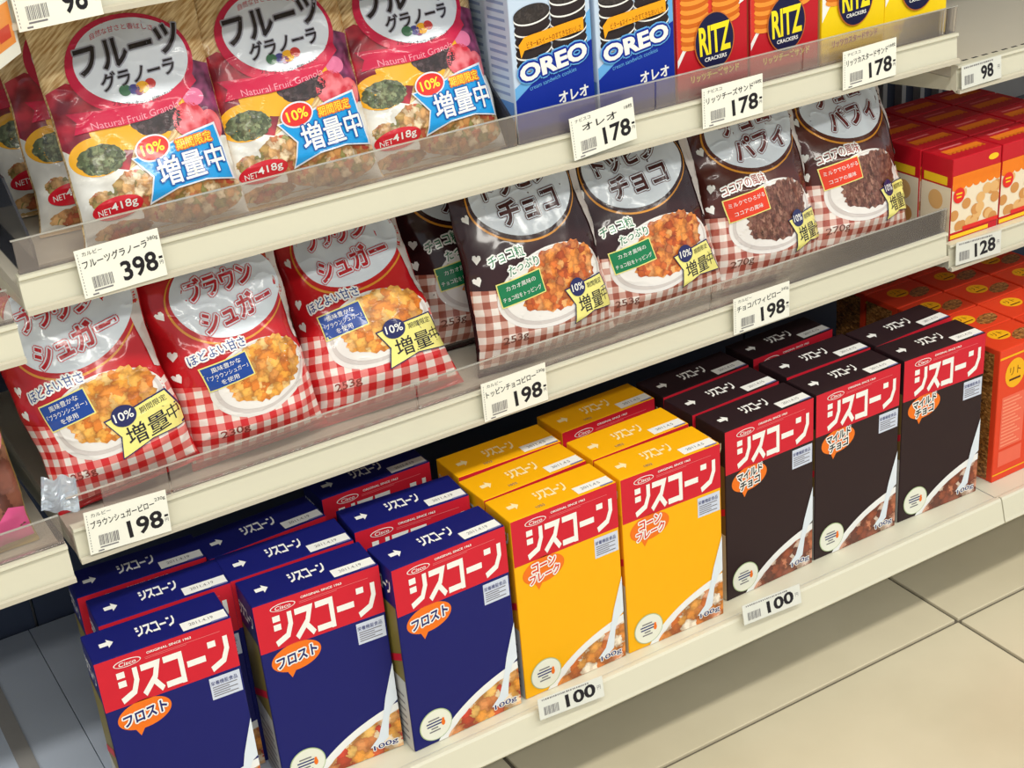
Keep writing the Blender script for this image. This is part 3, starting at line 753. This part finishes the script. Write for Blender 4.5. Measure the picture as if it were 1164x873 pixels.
PROMO = film('promo_yellow', (236, 228, 132)); NAVYF = film('navy_disc', (36, 40, 92)); TXTK = film('dark_text', (40, 36, 44)); WF = film('white', (240, 240, 236))
BOWLF = film('bowl_white', (230, 226, 222)); BOWLS = film('bowl_shade', (206, 198, 194))
ML = 0.42
ART_CACHE = {}
def art_pillow(key, cfg, promo):
    k = (key, promo)
    if k in ART_CACHE: return ART_CACHE[k]
    W2 = cfg['w']*50; H = cfg['h']*100
    clip = (-W2*0.985, 0.3, W2*0.985, H-0.3)
    out = []
    a = Art(ML, clip)
    top = [(-W2, 9.4), (-W2*0.5, 8.8), (0, 8.4), (W2*0.5, 8.6), (W2, 9.2)]
    a.poly([(-W2, 0.9), (W2, 0.9)]+top[::-1], cfg['ging'], 1); out.append(('gingham_band', a))
    a = Art(ML, clip); ex, ey, rx, ry = cfg['ell']
    a.ellipse(ex-0.1, ey-0.3, rx+0.45, ry+0.4, GOLD, 1, n=64); a.ellipse(ex-0.05, ey-0.2, rx+0.3, ry+0.28, cfg['base'], 2, n=64); a.ellipse(ex, ey, rx, ry, LINEWHITE, 3, n=64)
    out.append(('title_panel', a))
    a = Art(ML, clip)
    for s, cx, cy, w_, h_, ro in cfg['title']:
        a.text(s, cx, cy, w_, h_, cfg['tcol'], 5, rot=ro, bold=0.03, outline=[LINEWHITE, cfg['tout']], ow=[0.13, 0.22])
    out.append(('title_lettering', a))
    a = Art(ML, clip); a.poly([(W2*0.86, H), (W2*0.84, 17), (W2*0.90, 13), (W2*0.93, 10.5), (W2, 10), (W2, H)], BOWLS, 2); out.append(('side_band', a))
    for hx, hy, hr in ((-W2+1.3, 16.8, 20), (-W2+1.2, 12.6, -10), (-W2+0.9, 10.3, 15)):
        a = Art(ML, clip); a.poly([rotp(p, (hx, hy), R(hr)) for p in ((hx, hy-0.6), (hx+0.42, hy), (hx+0.38, hy+0.35), (hx+0.15, hy+0.42), (hx, hy+0.22), (hx-0.15, hy+0.42), (hx-0.38, hy+0.35), (hx-0.42, hy))], WF, 1); out.append(('heart_mark', a))
    a = Art(ML, clip); bx, by, brx, bry = cfg['bowl']
    a.ellipse(bx, by, brx, bry, BOWLF, 2, rot=8, n=64); a.ellipse(bx+0.1, by+0.1, brx-0.35, bry-0.3, BOWLS, 3, rot=8, n=64); a.ellipse(bx+0.15, by+0.25, brx-0.7, bry-0.5, BOWLF, 4, rot=8, n=64)
    fxx, fyy, frx, fry = cfg['flk']
    a.ellipse(fxx, fyy, frx, fry, cfg['flakes'], 5, rot=14, n=70, wob=0.07, seed=5)
    out.append(('bowl_picture', a))
    a = Art(ML, clip)
    for s, cx, cy, w_, h_, ro in cfg['tag']:
        a.text(s, cx, cy, w_, h_, cfg['tagcol'], 6, rot=ro, bold=0.012, outline=[WF], ow=[0.17], arc=0.25)
    out.append(('slogan_lettering', a))
    a = Art(ML, clip); x0, y0, x1, y1 = cfg['ban']; c = ((x0+x1)/2, (y0+y1)/2); ro = 6
    a.rect(x0-0.12, y0-0.12, x1+0.12, y1+0.12, cfg.get('banrim', PROMO), 6, rot=ro); a.rect(x0, y0, x1, y1, cfg['bancol'], 7, rot=ro)
    nl = len(cfg['bantxt'])
    for i, s in enumerate(cfg['bantxt']):
        cy = c[1]+((nl-1)/2-i)*(y1-y0)/(nl+0.25)
        a.text(s, c[0], cy, min((x1-x0)*0.9, 0.62*len(s)), 0.52, WF, 8, rot=ro)
    out.append(('flavour_banner', a))
    a = Art(ML, clip); a.text(cfg['wt253'] if promo else cfg['wt'], cfg['wtx'], 3.5, 2.9, 1.05, cfg['wcol'], 2, rot=4, bold=0.012); out.append(('weight_lettering', a))
    if promo:
        a = Art(ML, clip); px, py = cfg['promo']
        pts = [(px, py+3.7), (px+1.6, py+3.9), (px+5.2, py+4.2), (px+6.2, py+0.4), (px+3.2, py+0.75), (px+0.4, py), (px+0.9, py+1.9)]
        cx = px+3; cy = py+2
        a.poly([(cx+(p[0]-cx)*1.05, cy+(p[1]-cy)*1.07) for p in pts], NAVYF, 9); a.poly(pts, PROMO, 10)
        a.text('増量', px+3.0, py+1.75, 3.5, 1.85, TXTK, 11, rot=3, bold=0.006)
        a.text('中', px+5.2, py+2.0, 0.9, 1.5, TXTK, 11, rot=3)
        a.ellipse(px+1.6, py+3.7, 1.05, 1.0, NAVYF, 12, n=30); a.text('10%', px+1.6, py+3.72, 1.6, 0.8, WF, 13, bold=0.01)
        a.text('期間限定', px+4.0, py+3.55, 2.2, 0.6, TXTK, 11, rot=3)
        out.append(('promo_badge', a))
    ART_CACHE[k] = out
    return out
FB = food_mat('sugar_flakes_print', [(240,160,50),(250,190,90),(220,120,30),(246,176,70),(252,214,140),(232,140,40)], 1.15)
FT = food_mat('topping_flakes_print', [(232,130,44),(244,160,76),(200,92,32),(226,120,50),(240,180,110),(180,78,30)], 1.3)
FP = food_mat('choco_puffs_print', [(112,66,56),(142,94,80),(84,46,42),(168,124,106),(120,72,60)], 2.2, stretch=(1.6, 0.9, 1))
BR_RED = film('sugar_red', (192, 26, 34)); C_BR = film('choco_dark', (52, 26, 28)); D_BR = film('puffy_brown', (82, 38, 32))
CFG = {
 'B': dict(w=0.142, h=0.210, t=0.074, base=BR_RED, ging=gingham_mat('gingham_red', (206, 34, 38), (226, 128, 122)), ell=(1.0, 17.2, 5.6, 4.3), title=[('ブラウン', 0.6, 18.5, 6.8, 2.2, 2), ('シュガー', 1.3, 15.4, 7.6, 2.3, 7)],
           tcol=film('title_red', (184, 30, 44)), tout=film('title_red_rim', (206, 80, 88)), bowl=(1.3, 8.2, 5.4, 3.7), flk=(2.0, 8.8, 4.2, 3.0), flakes=FB, tag=[('ほどよい甘さ', -2.0, 12.0, 5.8, 1.05, 5)],
           tagcol=film('tag_blue', (36, 70, 140)), ban=(-4.1, 8.6, 0.6, 11.0), bancol=film('banner_blue', (24, 66, 150)), bantxt=['風味豊かな', '「ブラウンシュガー」', 'を使用'], wt='230g', wt253='253g', wtx=-2.6, wcol=film('weight_red', (150, 70, 64)), promo=(1.2, 3.9)),
 'C': dict(w=0.174, h=0.210, t=0.066, base=C_BR, ging=gingham_mat('gingham_brown', (158, 84, 66), (206, 160, 146)), ell=(0.2, 18.4, 6.7, 4.7), title=[('トッピン', -0.3, 19.6, 9.0, 2.5, 4), ('チョコ', 0.4, 16.6, 7.8, 2.5, 4)],
           tcol=film('title_maroon', (66, 24, 28)), tout=film('title_maroon_rim', (96, 50, 52)), bowl=(0.7, 8.0, 7.0, 4.1), flk=(1.6, 8.7, 5.2, 3.3), flakes=FT, tag=[('チョコ粒', -4.3, 12.2, 4.4, 1.2, 7), ('たっぷり', -2.5, 10.8, 3.9, 1.05, 7)],
           tagcol=film('tag_green', (36, 120, 80)), ban=(-5.9, 7.4, -0.6, 9.8), bancol=film('banner_green', (20, 120, 74)), bantxt=['カカオ風味の', 'チョコ粒をトッピング'], wt='253g', wt253='253g', wtx=-4.9, wcol=film('weight_brown', (120, 76, 66)), promo=(1.9, 3.4)),
 'D': dict(w=0.163, h=0.210, t=0.068, base=D_BR, ging=gingham_mat('gingham_rust', (166, 80, 66), (212, 166, 154)), ell=(0.6, 18.2, 6.6, 4.6), title=[('チョコ', 0.0, 19.3, 7.6, 2.5, 5), ('パフィ', 1.2, 16.3, 8.0, 2.6, 6)],
           tcol=film('title_wine', (100, 36, 40)), tout=film('title_wine_rim', (130, 70, 70)), bowl=(0.4, 7.9, 6.4, 4.0), flk=(1.2, 8.4, 4.9, 3.2), flakes=FP, tag=[('ココアの風味', -3.0, 12.2, 6.0, 1.15, 5)],
           tagcol=film('tag_rust', (150, 60, 52)), ban=(-5.9, 8.7, -0.7, 11.2), bancol=film('banner_red', (222, 62, 34)), bantxt=['ミルクでひろがる', 'ココアの風味'], wt='270g', wt253='270g', wtx=-4.8, wcol=film('weight_brown', (120, 76, 66)), promo=(1.9, 3.2)),
}
def place_bag(kind, label, cat, bag, art, body_mat, x, y, z, yaw, lean, roll, group, seal_mat, skip=(), cloth=None):
    M = Matrix.Rotation(R(yaw), 3, 'Z') @ Matrix.Rotation(-R(lean), 3, 'X') @ Matrix.Rotation(-R(roll), 3, 'Y')
    t = thing(kind, label, cat, (x, y, z), M.to_euler(), group)
    mesh_obj('bag', bag.body('bag', body_mat), t)
    H = bag.h*100
    mesh_obj('seal', seal_mesh(bag, 0.0, 0.9, seal_mat, 'seal'), t)
    mesh_obj('seal', seal_mesh(bag, H-0.9, H, seal_mat, 'seal'), t)
    made = {}
    for n, a in art:
        if n in skip: continue
        made[n] = a.build(n, bag.map(), made.get('title_panel') if n == 'title_lettering' else t, 0.0003)
    return t
def pillow(key, promo, label, x, y, yaw, lean, roll, seed, group, flare=0.0, topw=1.0, slump=0.0, z=0.0, skip=(), wr=1.4, zs=1.0, ush=0.0):
    c = CFG[key]; b = Bag(c['w'], c['h'], c['t'], seed, flare, topw, slump, wr); b.zs = zs; b.ush = ush
    zz = DECK_M+0.001+c['t']/2*math.sin(R(lean))+abs(math.sin(R(roll)))*c['w']*0.42+z
    return place_bag('cereal_bag', label, 'cereal bag', b, art_pillow(key, c, promo) if True else None, c['base'], x, y, zz, yaw, lean, roll, group, c['base'], skip)
GB = 'red brown-sugar cereal bags'; GC = 'dark choco topping cereal bags'; GD = 'brown choco puff cereal bags'
RB = pillow('B', True, 'red gingham cereal bag with yellow badge, partly hidden by the left bay shelf', 0.271, 0.089, -8, 13, 8, 1.3, GB, ush=-1.5)
def crimped_corner(parent, pts, name='crimped_corner'):
    bm = bmesh.new(); n = 12; rr = random.Random(9); rows = []
    P00, P10, P01, P11 = [Vector(p) for p in pts]
    for j in range(n+1):
        row = []
        for i in range(n+1):
            a, b = i/n, j/n
            p = P00*(1-a)*(1-b)+P10*a*(1-b)+P01*(1-a)*b+P11*a*b
            p.y += 0.004*math.sin(a*7+b*3)-0.006*math.sin(b*math.pi)+rr.uniform(-1, 1)*0.0008; p.z += 0.002*math.sin(a*11+1)
            row.append(bm.verts.new(p))
        rows.append(row)
    for j in range(n):
        for i in range(n): bm.faces.new((rows[j][i], rows[j][i+1], rows[j+1][i+1], rows[j+1][i]))
    bmesh.ops.solidify(bm, geom=list(bm.faces), thickness=0.0005)
    return mesh_obj(name, bm_mesh(name, bm, pm('silver_film', (226, 238, 248), 0.14, metal=0.3, coat=0.6), smooth=False), parent)
crimped_corner(RB, ((-0.083, -0.018, 0.024), (-0.052, -0.028, 0.016), (-0.072, -0.004, 0.050), (-0.045, -0.010, 0.042)))
pillow('B', False, 'red gingham cereal bag marked 230g with no yellow badge', 0.404, 0.090, -5, 13, 4, 2.1, GB, zs=0.93)
pillow('B', True, 'slumped red gingham cereal bag with yellow badge beside the dark bags', 0.546, 0.092, -5, 24, 2, 3.7, GB, flare=0.22, topw=0.93, ush=-1.5)
pillow('B', False, 'red cereal bag standing behind the left red bag', 0.288, 0.184, -6, 13, 4, 4.2, GB)
pillow('B', False, 'red cereal bag lying behind the slumped red bag', 0.556, 0.180, 3, 24, -5, 5.2, GB)
pillow('C', True, 'dark choco topping bag in front, nearer the red bags', 0.741, 0.089, -3, 14, 1, 6.1, GC, wr=1.1, topw=0.88)
pillow('C', True, 'dark choco topping bag in front, nearer the brown puff bags', 0.891, 0.090, -3, 15, 2, 7.4, GC, wr=1.1, zs=0.95, ush=-0.7, topw=0.92)
pillow('C', False, 'dark choco topping bag just behind the front pair, peeking out left', 0.712, 0.172, -4, 14, 1, 8.3, GC, topw=0.9)
pillow('C', False, 'dark choco topping bag farthest back behind the others', 0.692, 0.252, -4, 14, 1, 9.6, GC, topw=0.9)
pillow('D', True, 'brown choco puff bag at the left, badge creased at its edge', 1.046, 0.089, -4, 16, 1, 10.5, GD, wr=1.5, topw=0.88)
pillow('D', True, 'brown choco puff bag at the shelf end beside the red biscuit boxes', 1.190, 0.092, -2, 18, -1, 11.2, GD, wr=1.5, topw=0.9)
pillow('D', False, 'brown choco puff bag peeking out behind the left puff bag', 1.012, 0.170, -4, 16, 0, 12.7, GD)

# ------------------------------------------------------------------ fruit granola bags
WHEAT = streak_mat('wheat_print', (186, 140, 80), (244, 218, 166), ang=35)
APPLE = blotch_mat('apple_print', (122, 18, 40), (186, 40, 60)); GRAPE = blotch_mat('grape_print', (84, 28, 62), (146, 66, 110), 0.9)
MANGO = film('mango', (240, 176, 44)); SEEDG = food_mat('pumpkin_seed_print', [(84,100,66),(120,136,96),(60,74,50),(140,150,110)], 2.6)
RAIS = food_mat('raisin_print', [(40,28,34),(66,46,50),(30,22,28),(96,76,80)], 2.4)
STRAW = blotch_mat('strawberry_print', (206, 44, 60), (238, 130, 140), 0.8); PINK = film('pink_berry', (226, 120, 160))
GRAN = food_mat('granola_print', [(226,176,110),(206,146,84),(238,202,146),(222,166,100),(200,70,54),(230,186,124),(214,156,92),(150,150,84),(240,216,178)], 1.35, edge=0.55)
MILKF = blotch_mat('milk_print', (214, 212, 204), (236, 236, 230), 0.4)
MAG = film('granola_ring', (204, 34, 74)); TITW = film('granola_white', (222, 230, 240)); CYAN = film('promo_cyan', (22, 152, 222)); TK = film('granola_black', (30, 28, 34)); TGR = film('granola_grey', (160, 162, 176))
PR = film('promo_red', (222, 50, 44)); PY = film('promo_text_yellow', (252, 226, 60)); PO_ = film('promo_orange', (232, 120, 40)); NETR = film('net_red', (206, 30, 46))
GWd, GHt, GT = 0.152, 0.212, 0.056
def art_granola():
    W2 = GWd*50; H = GHt*100; clip = (-W2*0.985, 0.3, W2*0.985, H-0.3); out = []
    a = Art(ML, clip); a.poly([(-W2, 0.3), (W2, 0.3), (W2, 7.6), (4, 7.6), (0, 7.2), (-2.5, 6.2), (-5.5, 7.2), (-W2, 9.2)], MILKF, 1)
    a.poly([(-W2, 9.2), (-5.5, 7.2), (-2.5, 6.2), (-1.0, 9.0), (-3.4, 13.4), (-5.6, 14.6), (-W2, 14.0)], APPLE, 1)
    a.poly([(3.0, 8.0), (W2, 7.4), (W2, 14.0), (5.6, 14.6), (3.0, 12.0)], GRAPE, 1)
    out.append(('fruit_backdrop', a))
    a = Art(ML, clip)
    a.ellipse(-1.4, 9.4, 3.6, 1.6, MANGO, 2, rot=-10); a.ellipse(-4.9, 7.9, 2.4, 1.7, MANGO, 2.5); a.ellipse(-4.6, 7.6, 2.1, 1.3, SEEDG, 3, wob=0.06)
    a.ellipse(1.2, 9.9, 2.4, 1.25, RAIS, 3, wob=0.06); a.ellipse(4.2, 9.4, 1.7, 1.5, STRAW, 3, rot=20); a.ellipse(6.2, 8.6, 1.1, 1.4, STRAW, 2); a.ellipse(5.2, 11.3, 1.05, 0.8, PINK, 3)
    a.ellipse(3.2, 11.2, 1.4, 0.8, MANGO, 2)
    out.append(('fruit_picture', a))
    a = Art(ML, clip); a.ellipse(2.6, 2.9, 5.0, 2.3, GRAN, 2, wob=0.06, seed=2); a.ellipse(-2.4, 4.6, 2.0, 1.6, GRAN, 2, wob=0.08, seed=8); a.ellipse(-5.4, 4.2, 1.2, 0.8, GRAN, 2, wob=0.08, seed=9)
    a.ellipse(-4.0, 1.3, 2.6, 0.8, GRAN, 2, wob=0.08, seed=10)
    out.append(('granola_picture', a))
    a = Art(ML, clip); a.ellipse(0.35, 15.1, 5.75, 4.5, MAG, 4, n=64, rot=-4); a.ellipse(0.5, 15.35, 5.15, 3.8, TITW, 5, n=64, rot=-4)
    out.append(('title_panel', a))
    a = Art(ML, clip); up_ = [(-6.4, 12.0), (-4.5, 11.8), (-2, 11.5), (0.5, 11.5), (3, 12.0), (5.6, 13.4)]; dn = [(5.9, 12.6), (3.4, 10.8), (0.5, 10.1), (-2, 10.0), (-4.4, 10.1), (-6.2, 10.1), (-5.7, 11.1)]
    a.poly(up_+dn, MAG, 6); a.text('Natural Fruit Granola', -0.5, 10.75, 8.2, 0.6, film('ribbon_pink', (240, 150, 170)), 7, rot=3, arc=-0.3)
    out.append(('ribbon', a))
    a = Art(ML, clip); a.text('フルーツ', 0.4, 16.4, 9.6, 2.6, TK, 6, rot=5, bold=0.025, shear=0.12, outline=[TGR], ow=[0.13])
    a.text('グラノーラ', 0.7, 14.1, 6.9, 1.55, TK, 6, rot=4, bold=0.015, shear=0.12, outline=[TGR], ow=[0.09])
    a.text('自然な甘さと香ばしさ', 0.3, 17.9, 5.6, 0.55, film('slogan_red', (200, 50, 70)), 6, arc=0.5, rot=-2)
    for fx_, fy_, r_, m_ in ((-0.9, 12.9, 0.55, film('f_green', (60, 110, 80))), (-0.1, 12.85, 0.5, film('f_blue', (70, 70, 140))), (0.7, 12.9, 0.6, MANGO), (1.5, 13.1, 0.5, film('f_red', (196, 60, 60))), (0.3, 12.6, 0.4, film('f_purple', (130, 60, 110)))): a.ellipse(fx_, fy_, r_, r_*0.9, m_, 7, n=20)
    a.text('フルーツ・ナッツ・穀物いろいろ', 0.6, 12.1, 5.8, 0.42, TK, 6, arc=-0.45, rot=1)
    out.append(('title_lettering', a))
    a = Art(ML, clip); pts = [(-1.9, 7.0), (0.4, 7.3), (3.4, 8.1), (6.3, 8.6), (6.9, 3.7), (4.2, 4.1), (1.4, 3.9), (-1.3, 3.1), (-0.5, 5.2)]
    c = (2.6, 5.8); a.poly([(c[0]+(p[0]-c[0])*1.05, c[1]+(p[1]-c[1])*1.08) for p in pts], TITW, 8); a.poly(pts, CYAN, 9)
    a.text('増量中', 3.2, 5.55, 6.7, 2.5, WF, 12, rot=4, bold=0.014, outline=[film('promo_deep', (30, 90, 170))], ow=[0.12])
    a.text('期間限定', 3.9, 7.55, 3.6, 0.9, PY, 12, rot=5, bold=0.006, outline=[PO_], ow=[0.13])
    a.ellipse(0.0, 7.6, 1.65, 1.15, TITW, 10, rot=8, n=30); a.ellipse(0.0, 7.6, 1.5, 1.0, PR, 11, rot=8, n=30); a.text('10%', 0.0, 7.62, 2.1, 0.95, PY, 12, rot=6, bold=0.02)
    out.append(('promo_badge', a))
    a = Art(ML, clip); a.ellipse(-4.3, 3.3, 2.3, 0.95, NETR, 4, rot=4, n=36); a.text('NET', -5.5, 3.15, 1.2, 0.5, WF, 5, rot=5); a.text('418g', -3.7, 3.4, 2.4, 0.85, WF, 5, rot=5, bold=0.012)
    out.append(('weight_badge', a))
    return out
AG = art_granola()
def granola(label, x, y, yaw, lean, roll, seed, skip=()):
    b = Bag(GWd, GHt, GT, seed, wr=0.9); zz = DECK_U+0.001+GT/2*math.sin(R(lean))+abs(math.sin(R(roll)))*GWd*0.42
    place_bag('granola_bag', label, 'granola bag', b, AG, WHEAT, x, y, zz, yaw, lean, roll, 'fruit granola bags', film('granola_seal', (196, 160, 100)), skip)
granola('fruit granola bag in front at the left end of the upper shelf', 0.352, 0.089, -6, 19, 1, 21.3)
granola('fruit granola bag in front, middle of the three', 0.4905, 0.091, -5, 18, 1, 22.7)
granola('fruit granola bag in front beside the blue cookie boxes', 0.6275, 0.090, -4, 20, 0, 23.9)
granola('fruit granola bag directly behind the left front bag', 0.332, 0.162, -6, 19, 0, 24.6)
granola('fruit granola bag third back at the left end', 0.318, 0.235, -6, 19, 0, 25.2)
granola('fruit granola bag behind the middle front bag', 0.478, 0.164, -5, 18, 0, 26.1)
granola('fruit granola bag behind the right front bag', 0.616, 0.164, -4, 20, 0, 27.8)

# ------------------------------------------------------------------ chocolate snack bag on the left bay shelf
CHOC = food_mat('choco_lump_print', [(112,62,46),(146,92,72),(88,48,38),(176,130,104)], 0.45, edge=0.6)
def art_snack():
    W2 = 7.5; clip = (-7.3, 0.3, 7.3, 17.4); out = []
    a = Art(ML, clip); a.ellipse(2.5, 6.0, 6.5, 5.2, CHOC, 1, wob=0.04); out.append(('chocolate_picture', a))
    a = Art(ML, clip); a.poly([(2.5, 0.8), (W2, 0.8), (W2, 3.6), (5.6, 4.2), (3.5, 2.6)], film('snack_pink', (226, 96, 150)), 2); out.append(('pink_corner', a))
    a = Art(ML, clip); a.ellipse(4.8, 11.6, 2.6, 3.0, film('snack_rose', (232, 150, 150)), 2, rot=20); a.ellipse(4.9, 11.4, 2.2, 2.6, film('snack_blue', (70, 150, 210)), 3, rot=20); a.ellipse(5.5, 12.6, 1.2, 1.5, film('snack_red', (206, 60, 70)), 4)
    out.append(('swirl_emblem', a)); return out
sb = Bag(0.15, 0.178, 0.055, 31.0)
place_bag('snack_bag', 'gold and brown chocolate snack bag on the left bay shelf', 'snack bag', sb, art_snack(), film('snack_gold', (176, 152, 84)), 0.108, 0.096, 0.303+0.008, 2, 15, 0, None, film('snack_gold', (176, 152, 84)))

# ================================================================== dividers
def divider(label, x, y0, y1, z0, h0, h1):
    me = prism_mesh('divider_plate', [(y0, z0), (y0, z0+h0), (y0+0.06, z0+h1), (y1, z0+h1), (y1, z0)], -0.0012, 0.0012, DIVIDER)
    for v in me.vertices: v.co.y -= y0; v.co.z -= z0
    t = thing('shelf_divider', label, 'divider', (x, y0, z0))
    mesh_obj('divider_plate', me, t)
    me2 = box_mesh('divider_foot', -0.010, 0.0, 0.003, y1-y0, 0, 0.0015, DIVIDER); mesh_obj('divider_foot', me2, t)
divider('smoky clear divider between granola bags and blue cookie boxes', 0.7085, 0.095, 0.42, DECK_U+0.0004, 0.03, 0.075)
divider('smoky clear divider at the left end of the granola shelf', 0.232, 0.095, 0.42, DECK_U+0.0004, 0.03, 0.075)

# ================================================================== price labels
def price_label(label, px_bl, px_br, y, hgt, maker, name, weight, price, tilt=4, style=0, w_over=None, lean=0):
    A = on_y(*px_bl, y); B = on_y(*px_br, y); Wd = w_over or (B-A).length
    yaw = 0; roll = math.atan2(B.z-A.z, B.x-A.x)
    M = Matrix.Rotation(-roll, 3, 'Y') @ Matrix.Rotation(-R(lean), 3, 'X')
    mid = (A+B)/2
    t = thing('price_label', label, 'price label', (mid.x, y, mid.z), M.to_euler(), 'price labels on the shelf rails')
    w = Wd*100; h = hgt*100; hw_ = w/2
    mesh_obj('card', box_mesh('card', -Wd/2, Wd/2, -0.0004, 0.0003, 0, hgt, PAPER if style == 0 else SLIP), t)
    fm = lambda x, yy, o: (x/100, -0.0004-o, yy/100)
    if style == 0:      # large shelf card
        a = Art(); a.text(price, hw_*0.40, h*0.35, w*0.145*len(price), h*0.42, BLACK, 1, rot=tilt, bold=0.025)
        a.text('円', hw_*0.925, h*0.30, w*0.04, h*0.08, BLACK, 1); a.rect(hw_*0.88, h*0.38, hw_*0.97, h*0.43, BLACK, 1)
        pi = a.build('price_lettering', fm, t)
        a = Art(); a.text(maker, -hw_*0.60, h*0.90, w*0.24, h*0.085, BLACK, 1, rot=tilt*0.3)
        a.text(name, -hw_*0.10, h*0.72, w*(0.78 if len(name) > 4 else 0.55), h*0.17, BLACK, 1, rot=tilt, bold=0.012)
        a.text(weight, hw_*0.83, h*0.83, w*0.13, h*0.10, BLACK, 1, rot=tilt*0.5)
        a.build('name_lettering', fm, t)
        a = Art(); rr = random.Random(len(name)*7+len(label)); x = -hw_*0.74
        while x < -hw_*0.26:
            ww = rr.choice((0.03, 0.05, 0.08)); a.rect(x, h*0.16, x+ww, h*0.40, GREYTXT, 1); x += ww+rr.choice((0.04, 0.07))
        a.rect(-hw_*0.74, h*0.10, -hw_*0.30, h*0.13, GREYTXT, 1); a.rect(-hw_*0.8, h*0.03, -hw_*0.66, h*0.06, GREYTXT, 1)
        a.build('barcode', fm, t)
        a = Art()
        for k in range(14): a.rect(-hw_*0.95, h*(0.06+k*0.064), -hw_*0.935, h*(0.06+k*0.064+0.034), GREYTXT, 1)
        a.build('dashed_line', fm, t)
    else:               # slim rail label
        a = Art(); a.text(price, hw_*0.28, h*0.48, w*0.155*len(price), h*0.62, BLACK, 1, rot=tilt, bold=0.03); a.text('円', hw_*0.86, h*0.52, w*0.05, h*0.2, GREYTXT, 1); a.build('price_lettering', fm, t)
        a = Art(); rr = random.Random(int(mid.x*1000)); x = -hw_*0.88
        while x < hw_*0.55:
            ww = rr.uniform(0.10, 0.22); a.rect(x, h*0.86, min(x+ww, hw_*0.58), h*0.93, GREYTXT, 1); x += ww+rr.uniform(0.05, 0.14)
        a.build('small_print', fm, t)
        a = Art(); rr = random.Random(3); x = -hw_*0.85
        while x < -hw_*0.42:
            a.rect(x, h*0.15, x+0.06, h*0.55, GREYTXT, 1); x += rr.choice((0.1, 0.15))
        a.build('barcode', fm, t)
    return t
LY = RAILY-0.0045
price_label('white price card reading 398 under the granola bags', (97, 340), (190.5, 312), LY, 0.0435, 'カルビー', 'フルーツグラノーラ', '380g', '398', 4)
price_label('white price card reading 178 under the blue cookie boxes', (653, 183), (724, 157), LY, 0.0435, 'ナビスコ', 'オレオ', '18枚', '178', 3)
price_label('white price card reading 178 under the red cracker boxes', (799, 147), (867, 128), LY, 0.0425, 'ナビスコ', 'リッツチーズサンド', '18枚', '178', 4)
price_label('white price card reading 178 under the yellow cracker boxes', (958, 103), (1018, 85), LY, 0.0425, 'ナビスコ', 'リッツカスタードサンド', '18枚', '178', 4)
price_label('white price card reading 98 hanging at the top left', (22, 37), (118, 16), LY, 0.046, '', '', '', '98', 3)
price_label('white price card reading 198 under the red gingham bags', (103, 631), (195, 603), LY, 0.0435, 'カルビー', 'ブラウンシュガーピロー', '230g', '198', 4)
price_label('white price card reading 198 under the dark choco bags', (551, 480), (623, 454), LY, 0.0435, 'カルビー', 'トッピンチョコピロー', '230g', '198', 4)
price_label('white price card reading 198 under the brown puff bags', (834, 381), (897, 359), LY, 0.0435, 'カルビー', 'チョコパフィピロー', '245g', '198', 4)
price_label('slim label reading 98 on the bare right shelf', (1093, 102), (1138, 88), LY-0.0005, 0.027, '', '', '', '98', 4, 1, lean=4)
price_label('slim label reading 128 under the red biscuit boxes', (1086, 302), (1137, 287), LY-0.0005, 0.029, '', '', '', '128', 4, 1, lean=4)
price_label('slim label reading 100 under the yellow cereal boxes', (614, 819), (687, 791), -0.0448, 0.0235, '', '', '', '100', 3, 1, lean=14)
price_label('slim label reading 100 under the black cereal boxes', (846, 711), (911, 685), -0.0448, 0.0235, '', '', '', '100', 3, 1, lean=14)
# paper flag at the top left corner
fl = thing('shelf_flag', 'white paper flag with orange print at the top left corner', 'shelf flag', (0.238, 0.050, 0.783), (0, 0, R(58)))
mesh_obj('card', box_mesh('card', -0.03, 0.03, -0.0004, 0.0004, -0.03, 0.03, PAPER), fl)
a = Art(); a.rect(-1.6, -2.0, 2.4, 1.2, ink('flag_orange', (238, 150, 70)), 1); a.rect(-1.0, -1.4, 1.6, -0.4, ink('flag_red', (206, 70, 50)), 2)
a.build('printed_panel', lambda x, y, o: (x/100, -0.0004-o, y/100), fl)
